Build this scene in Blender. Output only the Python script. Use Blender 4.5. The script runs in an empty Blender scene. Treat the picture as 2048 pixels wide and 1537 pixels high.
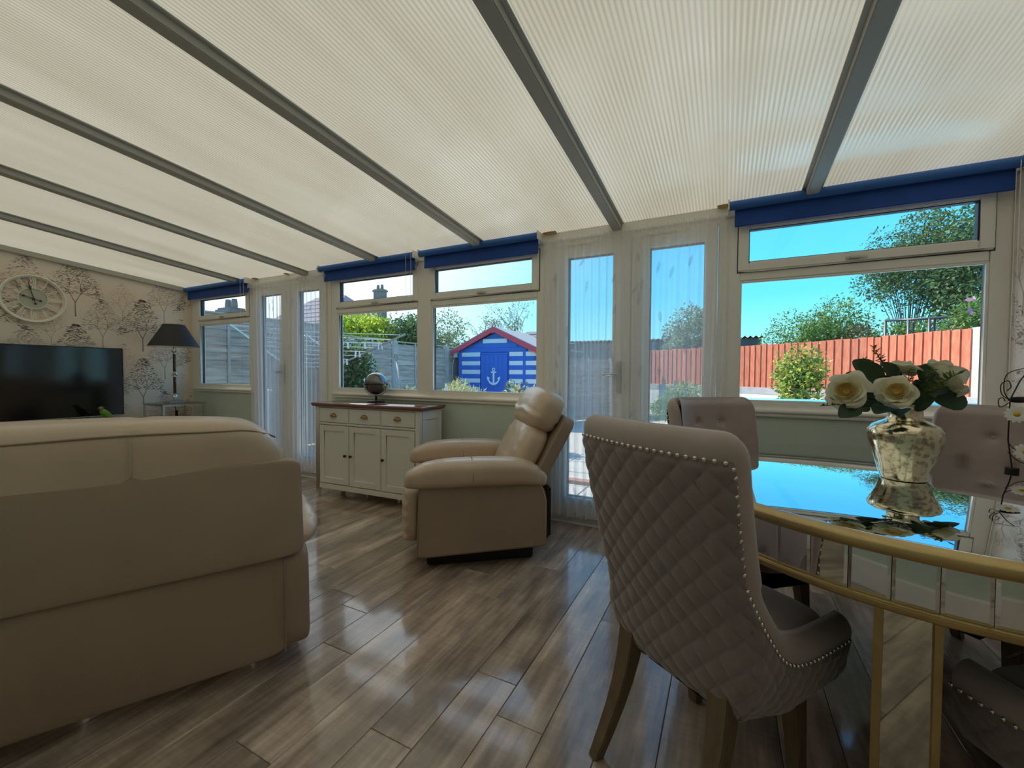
import bpy, bmesh, math, random
from math import sin, cos, pi, radians, sqrt
from mathutils import Vector, Matrix, noise

# ------------------------------------------------------------------ camera, sky, sun, exposure
SC = bpy.context.scene
COL = SC.collection
F_PX, YAW, PITCH, ROLL, CAM_H = 844.07, 0.469596, -0.027225, 0.005913, 1.1396
_f = Vector((-sin(YAW)*cos(PITCH), cos(YAW)*cos(PITCH), sin(PITCH)))
_r = Vector((cos(YAW), sin(YAW), 0)); _u = _r.cross(_f)
_r2 = _r*cos(ROLL) + _u*sin(ROLL); _u2 = _u*cos(ROLL) - _r*sin(ROLL)
cam = bpy.data.cameras.new('camera'); camo = bpy.data.objects.new('camera', cam); COL.objects.link(camo)
cam.sensor_width = 36.0; cam.sensor_fit = 'HORIZONTAL'; cam.lens = 36.0*F_PX/2048
cam.clip_start = 0.02; cam.clip_end = 300
M = Matrix.Identity(4)
for i in range(3):
    M[i][0], M[i][1], M[i][2] = _r2[i], _u2[i], -_f[i]
M[2][3] = CAM_H
camo.matrix_world = M
SC.camera = camo

SUN_DIR = Vector((-0.80, 0.12, 1.02)).normalized()      # towards the sun
sl = bpy.data.lights.new('sun', 'SUN'); sl.energy = 4.6; sl.angle = radians(0.6); sl.color = (1.0, 0.94, 0.84)
so = bpy.data.objects.new('sun', sl); COL.objects.link(so); so.location = (-6, 4, 9)
so.rotation_euler = SUN_DIR.to_track_quat('Z', 'Y').to_euler()

w = bpy.data.worlds.new('sky'); SC.world = w; w.use_nodes = True
nt = w.node_tree; nt.nodes.clear()
N = lambda t: nt.nodes.new(t)
tc = N('ShaderNodeTexCoord'); sep = N('ShaderNodeSeparateXYZ'); nt.links.new(tc.outputs['Generated'], sep.inputs[0])
rp = N('ShaderNodeValToRGB'); nt.links.new(sep.outputs['Z'], rp.inputs[0])
cr = rp.color_ramp; cr.elements[0].position = 0.0; cr.elements[0].color = (0.42, 0.82, 0.92, 1)
cr.elements[1].position = 1.0; cr.elements[1].color = (0.05, 0.26, 0.68, 1)
for pos, c in ((0.06, (0.27, 0.76, 0.97)), (0.16, (0.11, 0.60, 0.95)), (0.4, (0.06, 0.42, 0.88))):
    e = cr.elements.new(pos); e.color = c + (1,)
dp = N('ShaderNodeVectorMath'); dp.operation = 'DOT_PRODUCT'; nt.links.new(tc.outputs['Generated'], dp.inputs[0])
hz = Vector((SUN_DIR.x, SUN_DIR.y + 0.1, 0.35)).normalized(); dp.inputs[1].default_value = hz
mr = N('ShaderNodeMapRange'); mr.interpolation_type = 'SMOOTHSTEP'; nt.links.new(dp.outputs['Value'], mr.inputs[0])
mr.inputs[1].default_value = 0.52; mr.inputs[2].default_value = 1.0; mr.inputs[3].default_value = 0; mr.inputs[4].default_value = 1
mx = N('ShaderNodeMix'); mx.data_type = 'RGBA'; nt.links.new(mr.outputs[0], mx.inputs[0])
nt.links.new(rp.outputs[0], mx.inputs[6]); mx.inputs[7].default_value = (0.95, 1.0, 1.05, 1)
bg = N('ShaderNodeBackground'); nt.links.new(mx.outputs[2], bg.inputs[0]); bg.inputs[1].default_value = 1.0
wo = N('ShaderNodeOutputWorld'); nt.links.new(bg.outputs[0], wo.inputs[0])

SC.view_settings.view_transform = 'Standard'; SC.view_settings.look = 'None'
SC.view_settings.exposure = 0.80; SC.view_settings.gamma = 1.0; SC.view_settings.use_curve_mapping = False
SC.cycles.max_bounces = 12; SC.cycles.diffuse_bounces = 8; SC.cycles.glossy_bounces = 4
SC.cycles.transmission_bounces = 6; SC.cycles.transparent_max_bounces = 24
SC.cycles.caustics_reflective = False; SC.cycles.caustics_refractive = False
SC.cycles.sample_clamp_indirect = 6.0

# ------------------------------------------------------------------ helpers
rnd = random.Random(7)

def tag(o, label=None, cat=None, group=None, kind=None):
    if label: o['label'] = label
    if cat: o['category'] = cat
    if group: o['group'] = group
    if kind: o['kind'] = kind
    return o

def thing(name, label, cat, loc=(0, 0, 0), rz=0.0, group=None, kind=None):
    o = bpy.data.objects.new(name, None); COL.objects.link(o)
    o.empty_display_size = 0.1
    o.location = loc; o.rotation_euler = (0, 0, rz)
    return tag(o, label, cat, group, kind)

def setting(name):
    o = bpy.data.objects.new(name, None); COL.objects.link(o); o['kind'] = 'structure'
    return o

class MB:
    """collects geometry; every build() links ONE mesh object"""
    def __init__(s): s.v = []; s.f = []; s.m = []; s.mi = 0
    def add(s, vs, fs):
        b = len(s.v); s.v.extend([tuple(x) for x in vs]); s.f.extend([tuple(b+i for i in f) for f in fs]); s.m.extend([s.mi]*len(fs)); return s
    def box(s, x0, x1, y0, y1, z0, z1, mat=None):
        vs = [(x, y, z) for z in (z0, z1) for y in (y0, y1) for x in (x0, x1)]
        if mat: vs = [mat @ Vector(v) for v in vs]
        return s.add(vs, [(0,2,3,1), (4,5,7,6), (0,1,5,4), (2,6,7,3), (0,4,6,2), (1,3,7,5)])
    def obox(s, a, b, wid, hgt, up=(0, 0, 1)):
        """box bar from point a to b"""
        a = Vector(a); b = Vector(b); d = (b-a).normalized(); u = Vector(up)
        sd = d.cross(u)
        if sd.length < 1e-4: sd = d.cross(Vector((0, 1, 0)))
        sd.normalize(); u = sd.cross(d)
        vs = [p + sd*i*wid/2 + u*j*hgt/2 for p in (a, b) for j in (-1, 1) for i in (-1, 1)]
        return s.add(vs, [(0,1,3,2), (4,6,7,5), (0,4,5,1), (2,3,7,6), (0,2,6,4), (1,5,7,3)])
    def tube(s, pts, r, n=8, closed=False, caps=True):
        pts = [Vector(p) for p in pts]; k = len(pts)
        rs = r if isinstance(r, (list, tuple)) else [r]*k
        rings = []; prev = None
        for i, p in enumerate(pts):
            if closed: d = pts[(i+1) % k] - pts[i-1]
            else: d = pts[min(i+1, k-1)] - pts[max(i-1, 0)]
            d.normalize()
            if prev is None:
                t = Vector((0, 0, 1)) if abs(d.z) < 0.9 else Vector((1, 0, 0))
                u = d.cross(t).normalized()
            else:
                u = prev - d*prev.dot(d); u.normalize()
            prev = u; v = d.cross(u)
            rings.append([p + (u*cos(2*pi*j/n) + v*sin(2*pi*j/n))*rs[i] for j in range(n)])
        vs = [q for rg in rings for q in rg]; fs = []
        for i in range(k if closed else k-1):
            a = i*n; b = ((i+1) % k)*n
            for j in range(n): fs.append((a+j, a+(j+1) % n, b+(j+1) % n, b+j))
        if caps and not closed:
            fs.append(tuple(range(n-1, -1, -1))); fs.append(tuple((k-1)*n+j for j in range(n)))
        return s.add(vs, fs)
    def lathe(s, prof, n=32, c=(0, 0, 0), a0=0, a1=2*pi, mat=None):
        full = abs(a1-a0-2*pi) < 1e-6; m = n if full else n+1
        vs = []
        for r, z in prof:
            for j in range(m):
                a = a0+(a1-a0)*j/n; v = Vector((c[0]+r*cos(a), c[1]+r*sin(a), c[2]+z)); vs.append(mat @ v if mat else v)
        fs = []
        for i in range(len(prof)-1):
            for j in range(n):
                j2 = (j+1) % m; fs.append((i*m+j, i*m+j2, (i+1)*m+j2, (i+1)*m+j))
        return s.add(vs, fs)
    def grid(s, fn, nu, nv, wrapu=False):
        vs = [fn(i/(nu if wrapu else nu-1), j/(nv-1)) for j in range(nv) for i in range(nu)]
        fs = []
        for j in range(nv-1):
            for i in range(nu if wrapu else nu-1):
                i2 = (i+1) % nu; fs.append((j*nu+i, j*nu+i2, (j+1)*nu+i2, (j+1)*nu+i))
        return s.add(vs, fs)
    def build(s, name, mats, parent=None, smooth=None, bevel=0.0, seg=2, loc=None, rot=None, kind=None, label=None):
        me = bpy.data.meshes.new(name); me.from_pydata([tuple(v) for v in s.v], [], s.f)
        if not isinstance(mats, (list, tuple)): mats = [mats]
        for m in mats: me.materials.append(m)
        if len(mats) > 1: me.polygons.foreach_set('material_index', s.m)
        me.update()
        if bevel > 0:
            bm = bmesh.new(); bm.from_mesh(me); bmesh.ops.remove_doubles(bm, verts=bm.verts, dist=1e-6)
            es = [e for e in bm.edges if len(e.link_faces) == 2 and e.calc_face_angle(0) > 0.5]
            bmesh.ops.bevel(bm, geom=es, offset=bevel, segments=seg, affect='EDGES', clamp_overlap=True)
            bm.to_mesh(me); bm.free()
        if smooth is not None:
            if smooth is True: me.polygons.foreach_set('use_smooth', [True]*len(me.polygons))
            else:
                me.polygons.foreach_set('use_smooth', [True]*len(me.polygons)); me.set_sharp_from_angle(angle=radians(smooth))
        elif bevel > 0:
            me.polygons.foreach_set('use_smooth', [True]*len(me.polygons)); me.set_sharp_from_angle(angle=radians(40))
        return link(name, me, parent, loc, rot, kind, label)

def link(name, me, parent=None, loc=None, rot=None, kind=None, label=None):
    o = bpy.data.objects.new(name, me); COL.objects.link(o)
    if parent is not None: o.parent = parent
    if loc is not None: o.location = loc
    if rot is not None: o.rotation_euler = rot
    if kind: o['kind'] = kind
    if label: o['label'] = label
    return o

def boxpart(name, m, parent, x0, x1, y0, y1, z0, z1, bevel=0.003, **k):
    return MB().box(x0, x1, y0, y1, z0, z1).build(name, m, parent, bevel=bevel, **k)

def pillow(cx, cy, cz, hx, hy, hz, k=4.0, n=18, fn=None, mat=None):
    """soft rounded block: a subdivided cube pushed onto a superellipsoid, then deformed by fn(Vector unit)->Vector"""
    mb = MB(); idx = {}; vs = []; fs = []
    def vert(p):
        key = (round(p[0], 5), round(p[1], 5), round(p[2], 5))
        if key in idx: return idx[key]
        x, y, z = [sin(c*pi/2)*0.35 + c*0.65 for c in p]
        nn = (abs(x)**k + abs(y)**k + abs(z)**k)**(1/k); q = Vector((x/nn, y/nn, z/nn))
        P = Vector((q.x*hx, q.y*hy, q.z*hz))
        if fn: P = fn(q, P)
        P = P + Vector((cx, cy, cz))
        if mat: P = mat @ P
        idx[key] = len(vs); vs.append(P); return idx[key]
    ax = [((0,1,2),1), ((0,1,2),-1), ((1,2,0),1), ((1,2,0),-1), ((2,0,1),1), ((2,0,1),-1)]
    for (a, b, c), sgn in ax:
        for i in range(n):
            for j in range(n):
                q = []
                for (di, dj) in ((0,0), (1,0), (1,1), (0,1)):
                    p = [0, 0, 0]; p[a] = -1+2*(i+di)/n; p[b] = -1+2*(j+dj)/n; p[c] = sgn; q.append(vert(p))
                fs.append(tuple(q) if sgn > 0 else tuple(reversed(q)))
    mb.add(vs, fs); return mb

def copy_tree(o, parent=None):
    c = o.copy(); COL.objects.link(c)
    if parent is not None: c.parent = parent
    for ch in list(o.children): copy_tree(ch, c)
    return c

# ------------------------------------------------------------------ materials
def srgb(r, g, b):
    f = lambda c: (c/255/12.92) if c/255 <= 0.04045 else ((c/255+0.055)/1.055)**2.4
    return (f(r), f(g), f(b), 1)

def pbr(name, col, rough=0.5, metal=0.0, coat=0.0, var=0.0, scale=8.0, stretch=(1, 1, 1), bump=0.0, bscale=60.0, spec=0.5, objvar=0.0, col2=None, sheen=0.0, coords='Object', transl=0.0):
    m = bpy.data.materials.new(name); m.use_nodes = True; t = m.node_tree; n = t.nodes; b = n['Principled BSDF']
    col = tuple(col) if len(col) == 4 else tuple(col)+(1,)
    b.inputs['Base Color'].default_value = col; b.inputs['Roughness'].default_value = rough
    b.inputs['Metallic'].default_value = metal; b.inputs['Coat Weight'].default_value = coat
    b.inputs['Coat Roughness'].default_value = 0.08; b.inputs['Specular IOR Level'].default_value = spec
    b.inputs['Sheen Weight'].default_value = sheen
    co = n.new('ShaderNodeTexCoord'); mp = n.new('ShaderNodeMapping'); mp.inputs['Scale'].default_value = stretch
    t.links.new(co.outputs[coords], mp.inputs[0])
    if var > 0 or col2 is not None or objvar > 0:
        nz = n.new('ShaderNodeTexNoise'); nz.inputs['Scale'].default_value = scale; nz.inputs['Detail'].default_value = 5
        oi = n.new('ShaderNodeObjectInfo')
        if objvar > 0:
            vm = n.new('ShaderNodeVectorMath'); vm.operation = 'ADD'; sc = n.new('ShaderNodeVectorMath'); sc.operation = 'SCALE'
            t.links.new(oi.outputs['Random'], sc.inputs['Scale']); sc.inputs[0].default_value = (13, 29, 17)
            t.links.new(mp.outputs[0], vm.inputs[0]); t.links.new(sc.outputs[0], vm.inputs[1]); t.links.new(vm.outputs[0], nz.inputs[0])
        else: t.links.new(mp.outputs[0], nz.inputs[0])
        mxn = n.new('ShaderNodeMix'); mxn.data_type = 'RGBA'
        mrn = n.new('ShaderNodeMapRange'); mrn.inputs[1].default_value = 0.3; mrn.inputs[2].default_value = 0.7
        t.links.new(nz.outputs['Fac'], mrn.inputs[0]); t.links.new(mrn.outputs[0], mxn.inputs[0])
        c2 = col2 if col2 is not None else tuple(c*(1-var) for c in col[:3])+(1,)
        if len(c2) == 3: c2 = tuple(c2)+(1,)
        mxn.inputs[6].default_value = col; mxn.inputs[7].default_value = c2
        out = mxn.outputs[2]
        if objvar > 0:
            hs = n.new('ShaderNodeHueSaturation'); ma = n.new('ShaderNodeMapRange')
            ma.inputs[3].default_value = 1-objvar; ma.inputs[4].default_value = 1+objvar
            t.links.new(oi.outputs['Random'], ma.inputs[0]); t.links.new(ma.outputs[0], hs.inputs['Value']); t.links.new(out, hs.inputs['Color']); out = hs.outputs[0]
        t.links.new(out, b.inputs['Base Color'])
    if bump > 0:
        n2 = n.new('ShaderNodeTexNoise'); n2.inputs['Scale'].default_value = bscale; n2.inputs['Detail'].default_value = 3
        t.links.new(mp.outputs[0], n2.inputs[0]); bp = n.new('ShaderNodeBump'); bp.inputs['Strength'].default_value = bump; bp.inputs['Distance'].default_value = 0.01
        t.links.new(n2.outputs['Fac'], bp.inputs['Height']); t.links.new(bp.outputs[0], b.inputs['Normal'])
    if transl > 0:
        tr = n.new('ShaderNodeBsdfTranslucent'); ms = n.new('ShaderNodeMixShader'); ms.inputs[0].default_value = transl
        tr.inputs[0].default_value = col
        if b.inputs['Base Color'].is_linked: t.links.new(b.inputs['Base Color'].links[0].from_socket, tr.inputs[0])
        o = n['Material Output']; t.links.new(b.outputs[0], ms.inputs[1]); t.links.new(tr.outputs[0], ms.inputs[2]); t.links.new(ms.outputs[0], o.inputs[0])
    return m

def glassmat(name, tint=(0.96, 0.98, 0.98), refl=0.10, rough=0.0):
    m = bpy.data.materials.new(name); m.use_nodes = True; t = m.node_tree; n = t.nodes; n.clear()
    tr = n.new('ShaderNodeBsdfTransparent'); tr.inputs[0].default_value = tuple(tint)+(1,)
    gl = n.new('ShaderNodeBsdfGlossy'); gl.inputs['Roughness'].default_value = rough
    lw = n.new('ShaderNodeLayerWeight'); lw.inputs[0].default_value = 0.5
    pw = n.new('ShaderNodeMath'); pw.operation = 'POWER'; t.links.new(lw.outputs['Facing'], pw.inputs[0]); pw.inputs[1].default_value = 5
    ml = n.new('ShaderNodeMath'); ml.operation = 'MULTIPLY_ADD'; t.links.new(pw.outputs[0], ml.inputs[0]); ml.inputs[1].default_value = 0.5; ml.inputs[2].default_value = refl*0.25
    ms = n.new('ShaderNodeMixShader'); t.links.new(ml.outputs[0], ms.inputs[0]); t.links.new(tr.outputs[0], ms.inputs[1]); t.links.new(gl.outputs[0], ms.inputs[2])
    o = n.new('ShaderNodeOutputMaterial'); t.links.new(ms.outputs[0], o.inputs[0]); return m

def voile(name, col, dens, ripple=0.0):
    m = bpy.data.materials.new(name); m.use_nodes = True; t = m.node_tree; n = t.nodes; n.clear()
    tr = n.new('ShaderNodeBsdfTransparent'); df = n.new('ShaderNodeBsdfDiffuse'); tl = n.new('ShaderNodeBsdfTranslucent')
    df.inputs[0].default_value = tuple(col)+(1,); tl.inputs[0].default_value = tuple(col)+(1,)
    a = n.new('ShaderNodeMixShader'); a.inputs[0].default_value = 0.5; t.links.new(df.outputs[0], a.inputs[1]); t.links.new(tl.outputs[0], a.inputs[2])
    lw = n.new('ShaderNodeLayerWeight'); lw.inputs[0].default_value = 0.35
    mp = n.new('ShaderNodeMapRange'); t.links.new(lw.outputs['Facing'], mp.inputs[0]); mp.inputs[3].default_value = dens; mp.inputs[4].default_value = min(1, dens+0.5)
    b = n.new('ShaderNodeMixShader'); t.links.new(mp.outputs[0], b.inputs[0]); t.links.new(tr.outputs[0], b.inputs[1]); t.links.new(a.outputs[0], b.inputs[2])
    o = n.new('ShaderNodeOutputMaterial'); t.links.new(b.outputs[0], o.inputs[0]); return m

def polycarb(name):
    m = bpy.data.materials.new(name); m.use_nodes = True; t = m.node_tree; n = t.nodes; n.clear()
    co = n.new('ShaderNodeTexCoord'); mp = n.new('ShaderNodeMapping'); mp.inputs['Scale'].default_value = (2.2, 0.4, 1); t.links.new(co.outputs['Object'], mp.inputs[0])
    nz = n.new('ShaderNodeTexNoise'); nz.inputs['Scale'].default_value = 1.6; nz.inputs['Detail'].default_value = 7; t.links.new(mp.outputs[0], nz.inputs[0])
    mx = n.new('ShaderNodeMix'); mx.data_type = 'RGBA'; mx.inputs[6].default_value = (0.225, 0.184, 0.110, 1); mx.inputs[7].default_value = (0.365, 0.325, 0.245, 1)
    t.links.new(nz.outputs['Fac'], mx.inputs[0])
    tl = n.new('ShaderNodeBsdfTranslucent'); t.links.new(mx.outputs[2], tl.inputs[0])
    df = n.new('ShaderNodeBsdfDiffuse'); df.inputs[0].default_value = (0.82, 0.80, 0.74, 1)
    a = n.new('ShaderNodeMixShader'); a.inputs[0].default_value = 0.36; t.links.new(tl.outputs[0], a.inputs[1]); t.links.new(df.outputs[0], a.inputs[2])
    gl = n.new('ShaderNodeBsdfGlossy'); gl.inputs['Roughness'].default_value = 0.13
    lw = n.new('ShaderNodeLayerWeight'); lw.inputs[0].default_value = 0.5
    pw = n.new('ShaderNodeMath'); pw.operation = 'POWER'; t.links.new(lw.outputs['Facing'], pw.inputs[0]); pw.inputs[1].default_value = 4
    fr = n.new('ShaderNodeMath'); fr.operation = 'MULTIPLY_ADD'; t.links.new(pw.outputs[0], fr.inputs[0]); fr.inputs[1].default_value = 0.75; fr.inputs[2].default_value = 0.07
    b = n.new('ShaderNodeMixShader'); t.links.new(fr.outputs[0], b.inputs[0]); t.links.new(a.outputs[0], b.inputs[1]); t.links.new(gl.outputs[0], b.inputs[2])
    o = n.new('ShaderNodeOutputMaterial'); t.links.new(b.outputs[0], o.inputs[0]); return m

m_upvc = pbr('white upvc', (0.92, 0.89, 0.82), 0.32)
m_seal = pbr('black window seal', (0.02, 0.02, 0.025), 0.5)
m_glass = glassmat('window glass', (0.98, 0.99, 0.99), 0.08)
m_sage = pbr('sage green paint', (0.62, 0.70, 0.61), 0.7, var=0.05, scale=3)
m_white = pbr('white gloss trim', (0.86, 0.84, 0.80), 0.35)
m_paper = pbr('beige wallpaper', (0.90, 0.74, 0.57), 0.75, var=0.1, scale=1.3, col2=(0.88, 0.76, 0.64), bump=0.05, bscale=300)
m_paper2 = pbr('pale wallpaper', (0.82, 0.76, 0.70), 0.75, var=0.1, scale=1.5)
m_print_dark = pbr('wallpaper ink grey brown', (0.36, 0.29, 0.26), 0.75)
m_print_pale = pbr('wallpaper ink mauve', (0.58, 0.47, 0.43), 0.75)
m_print_faint = pbr('wallpaper ink faint', (0.70, 0.56, 0.44), 0.75)
m_alu = pbr('grey aluminium bar', (0.46, 0.44, 0.39), 0.55)
m_alu2 = pbr('grey bar flange', (0.58, 0.57, 0.53), 0.5)
m_roof = polycarb('multiwall polycarbonate')
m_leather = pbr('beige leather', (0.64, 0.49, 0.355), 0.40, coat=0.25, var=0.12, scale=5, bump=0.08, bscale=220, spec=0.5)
m_leather_d = pbr('beige leather darkened for shade', (0.37, 0.275, 0.20), 0.6, var=0.12, scale=4, bump=0.1, bscale=200)  # cushion leather again, darker to put the shade of backs and sides into colour
m_black = pbr('black lining', (0.01, 0.01, 0.012), 0.6)
m_stitch = pbr('pale stitching', (0.55, 0.48, 0.36), 0.7)
m_velvet = pbr('grey velvet', (0.235, 0.19, 0.185), 0.8, sheen=0.6, var=0.1, scale=14, bump=0.05, bscale=400)
m_velvet2 = pbr('mauve grey velvet', (0.46, 0.365, 0.345), 0.8, sheen=0.6, var=0.1, scale=14)
m_nail = pbr('silver nail', (0.75, 0.72, 0.66), 0.18, metal=1)
m_wood_leg = pbr('brown leg wood', (0.20, 0.14, 0.085), 0.5, var=0.3, scale=10, stretch=(6, 6, 1))
m_gold = pbr('antique gold', (0.60, 0.44, 0.20), 0.32, metal=0.7, var=0.25, scale=12)
m_mirror = pbr('table mirror', (0.80, 0.84, 0.86), 0.01, metal=1)
m_mirror2 = pbr('aged mirror tile', (0.78, 0.77, 0.72), 0.03, metal=1, var=0.15, scale=14, objvar=0.06)
m_gap = pbr('dark joint', (0.03, 0.028, 0.025), 0.7)
m_cream = pbr('cream painted wood', (0.78, 0.77, 0.71), 0.45)
m_mahog = pbr('red brown varnished wood', (0.23, 0.065, 0.04), 0.16, coat=0.8, var=0.4, scale=6, stretch=(1, 14, 14))
m_brass = pbr('aged brass', (0.33, 0.20, 0.08), 0.35, metal=0.9)
m_knob = pbr('dark bronze', (0.05, 0.035, 0.02), 0.35, metal=0.7)
m_chrome = pbr('chrome', (0.8, 0.8, 0.82), 0.08, metal=1)
m_satin = pbr('satin steel', (0.55, 0.54, 0.50), 0.3, metal=0.9)
m_shade = pbr('charcoal lampshade', (0.035, 0.032, 0.036), 0.7)
m_shade_in = pbr('lampshade lining', (0.75, 0.70, 0.5), 0.6)
m_darkwood = pbr('dark brown lamp stem', (0.03, 0.012, 0.01), 0.15, coat=1)
m_clear = glassmat('clear glass', (0.86, 0.92, 0.90), 0.12)
m_screen = pbr('black tv screen', (0.006, 0.006, 0.007), 0.10, spec=0.6)
m_tvframe = pbr('black tv bezel', (0.01, 0.01, 0.01), 0.3)
m_clock = pbr('cream clock metal', (0.88, 0.85, 0.74), 0.35)
m_clockface = pbr('clock face sage', (0.52, 0.52, 0.40), 0.6)
m_hand = pbr('brown clock hand', (0.06, 0.03, 0.025), 0.5)
m_blue = pbr('royal blue blind fabric', (0.012, 0.075, 0.36), 0.7, var=0.12, scale=20)
m_blue2 = pbr('blue roller tube', (0.03, 0.14, 0.46), 0.55)
m_voile = voile('white voile', (0.93, 0.93, 0.95), 0.32)
m_feather = voile('feather print', (0.42, 0.40, 0.44), 0.65)
m_green = pbr('green parrot', (0.22, 0.40, 0.03), 0.5, var=0.4, scale=30)
m_petal = pbr('ivory petal', (0.90, 0.87, 0.68), 0.55, transl=0.35, bump=0.04, bscale=80)
m_petal_c = pbr('yellow petal heart', (0.78, 0.62, 0.24), 0.55, transl=0.25)
m_leaf_d = pbr('dark rose leaf', (0.030, 0.075, 0.030), 0.45, var=0.3, scale=20, transl=0.2)
m_leaf_m = pbr('olive sprig', (0.13, 0.17, 0.045), 0.55, transl=0.25)
m_daisy = pbr('white daisy petal', (0.82, 0.82, 0.78), 0.5)
m_yellow = pbr('daisy heart', (0.72, 0.45, 0.03), 0.5)
m_wire = pbr('black wire', (0.02, 0.018, 0.018), 0.4, metal=0.5)
# ------------------------------------------------------------------ room shell
XL, XR, YW, YB = -6.262, 1.275, 3.05, -0.60
Z0, SL = 2.1986, 0.08982
def zc(y): return Z0 + SL*(YW-y)

m_plank = pbr('rustic oak laminate', (0.66, 0.51, 0.40), 0.18, var=0.5, scale=2.6, stretch=(5, 1.0, 1), objvar=0.26, bump=0.06, bscale=30, coat=0.8, col2=(0.30, 0.225, 0.18))
_t = m_plank.node_tree; _b = _t.nodes['Principled BSDF']
for _n in _t.nodes:
    if _n.type == 'TEX_NOISE' and abs(_n.inputs['Scale'].default_value-30) < 1:
        for l in list(_n.inputs[0].links): _t.links.remove(l)
        _c = _t.nodes.new('ShaderNodeTexCoord'); _m = _t.nodes.new('ShaderNodeMapping'); _m.inputs['Scale'].default_value = (4, 0.6, 1)
        _t.links.new(_c.outputs['Object'], _m.inputs[0]); _t.links.new(_m.outputs[0], _n.inputs[0])
_nz = _t.nodes.new('ShaderNodeTexNoise'); _nz.inputs['Scale'].default_value = 5; _c = _t.nodes.new('ShaderNodeTexCoord'); _t.links.new(_c.outputs['Object'], _nz.inputs[0])
_mr = _t.nodes.new('ShaderNodeMapRange'); _mr.inputs[3].default_value = 0.08; _mr.inputs[4].default_value = 0.24; _t.links.new(_nz.outputs[0], _mr.inputs[0]); _t.links.new(_mr.outputs[0], _b.inputs['Roughness'])

_b.inputs['Coat Roughness'].default_value = 0.07
_bc = _b.inputs['Base Color'].links[0].from_socket
_oi = _t.nodes.new('ShaderNodeObjectInfo'); _sc = _t.nodes.new('ShaderNodeVectorMath'); _sc.operation = 'SCALE'; _sc.inputs[0].default_value = (31, 7, 11); _t.links.new(_oi.outputs['Random'], _sc.inputs['Scale'])
_c = _t.nodes.new('ShaderNodeTexCoord'); _ad = _t.nodes.new('ShaderNodeVectorMath'); _t.links.new(_c.outputs['Object'], _ad.inputs[0]); _t.links.new(_sc.outputs[0], _ad.inputs[1])
def _grain(scale, st, lo, hi, sock):
    mp = _t.nodes.new('ShaderNodeMapping'); mp.inputs['Scale'].default_value = st; _t.links.new(_ad.outputs[0], mp.inputs[0])
    nz = _t.nodes.new('ShaderNodeTexNoise'); nz.inputs['Scale'].default_value = scale; nz.inputs['Detail'].default_value = 6; _t.links.new(mp.outputs[0], nz.inputs[0])
    mr_ = _t.nodes.new('ShaderNodeMapRange'); mr_.inputs[1].default_value = 0.35; mr_.inputs[2].default_value = 0.65; mr_.inputs[3].default_value = lo; mr_.inputs[4].default_value = hi; _t.links.new(nz.outputs['Fac'], mr_.inputs[0])
    vs_ = _t.nodes.new('ShaderNodeVectorMath'); vs_.operation = 'SCALE'; _t.links.new(sock, vs_.inputs[0]); _t.links.new(mr_.outputs[0], vs_.inputs['Scale']); return vs_.outputs[0]
_o = _grain(60, (1, 0.05, 1), 0.80, 1.12, _bc)
_o = _grain(7, (1.4, 0.5, 1), 0.72, 1.18, _o)
_o = _grain(70, (0.12, 1.0, 1), 0.93, 1.05, _o)
_t.links.new(_o, _b.inputs['Base Color'])

floor = setting('floor')
boxpart('subfloor', m_gap, floor, XL-0.1, XR+0.1, YB-0.1, YW+0.16, -0.06, -0.0035, bevel=0)
PW, PL = 0.166, 1.29
known = {-0.993: 0.975, -0.827: 1.353, -0.661: 1.205, -1.491: 1.20, -1.657: 1.44, -0.495: 1.9, -1.159: 0.55}
plank_cache = {}
def plank_mesh(wd, ln):
    key = (round(wd, 3), round(ln, 3))
    if key in plank_cache: return plank_cache[key]
    bm = bmesh.new(); bmesh.ops.create_cube(bm, size=1)
    for v in bm.verts: v.co = Vector(((v.co.x+0.5)*(wd-0.0016)+0.0008, (v.co.y+0.5)*(ln-0.0016)+0.0008, (v.co.z-0.5)*0.0035))
    es = [e for e in bm.edges if all(abs(v.co.z) < 1e-5 for v in e.verts)]
    bmesh.ops.bevel(bm, geom=es, offset=0.0016, segments=1, affect='EDGES')
    me = bpy.data.meshes.new('plank'); bm.to_mesh(me); bm.free(); me.materials.append(m_plank); plank_cache[key] = me; return me
k = -36
while True:
    x0 = -0.495 + k*PW
    if x0 > XR: break
    x1 = min(x0+PW, XR); xa = max(x0, XL)
    j = known.get(round(x0, 3), None)
    if j is None: j = rnd.random()*PL
    y = j - PL*4
    while y < YW:
        ya, yb = max(y, YB), min(y+PL, YW)
        if yb-ya > 0.03 and x1-xa > 0.01: link('plank', plank_mesh(x1-xa, yb-ya), floor, loc=(xa, ya, 0))
        y += PL
    k += 1

# walls
def sloped_wall(x0, x1):
    ya, yb = YB-0.1, YW+0.1
    vs = [(x, y, z) for x in (x0, x1) for (y, z) in ((ya, -0.06), (yb, -0.06), (yb, zc(yb)+0.01), (ya, zc(ya)+0.01))]
    return MB().add(vs, [(3,2,1,0), (4,5,6,7), (0,1,5,4), (1,2,6,5), (2,3,7,6), (3,0,4,7)])
wl = sloped_wall(XL-0.12, XL).build('wall_left', m_paper); wl['kind'] = 'structure'
wr = sloped_wall(XR, XR+0.12).build('wall_right', m_paper2); wr['kind'] = 'structure'
wf = MB().box(XL-0.12, XR+0.12, YB-0.12, YB, -0.06, zc(YB)).build('wall_front', pbr('pale sage rear wall', (0.60, 0.69, 0.60), 0.7)); wf['kind'] = 'structure'
wb = MB()
SEG = [(XL, -4.97), (-3.64, -1.27), (0.0, XR)]
for a, b in SEG: wb.box(a, b, YW+0.005, YW+0.20, -0.15, 0.90)
wb = wb.build('wall_back', m_sage); wb['kind'] = 'structure'

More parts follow.
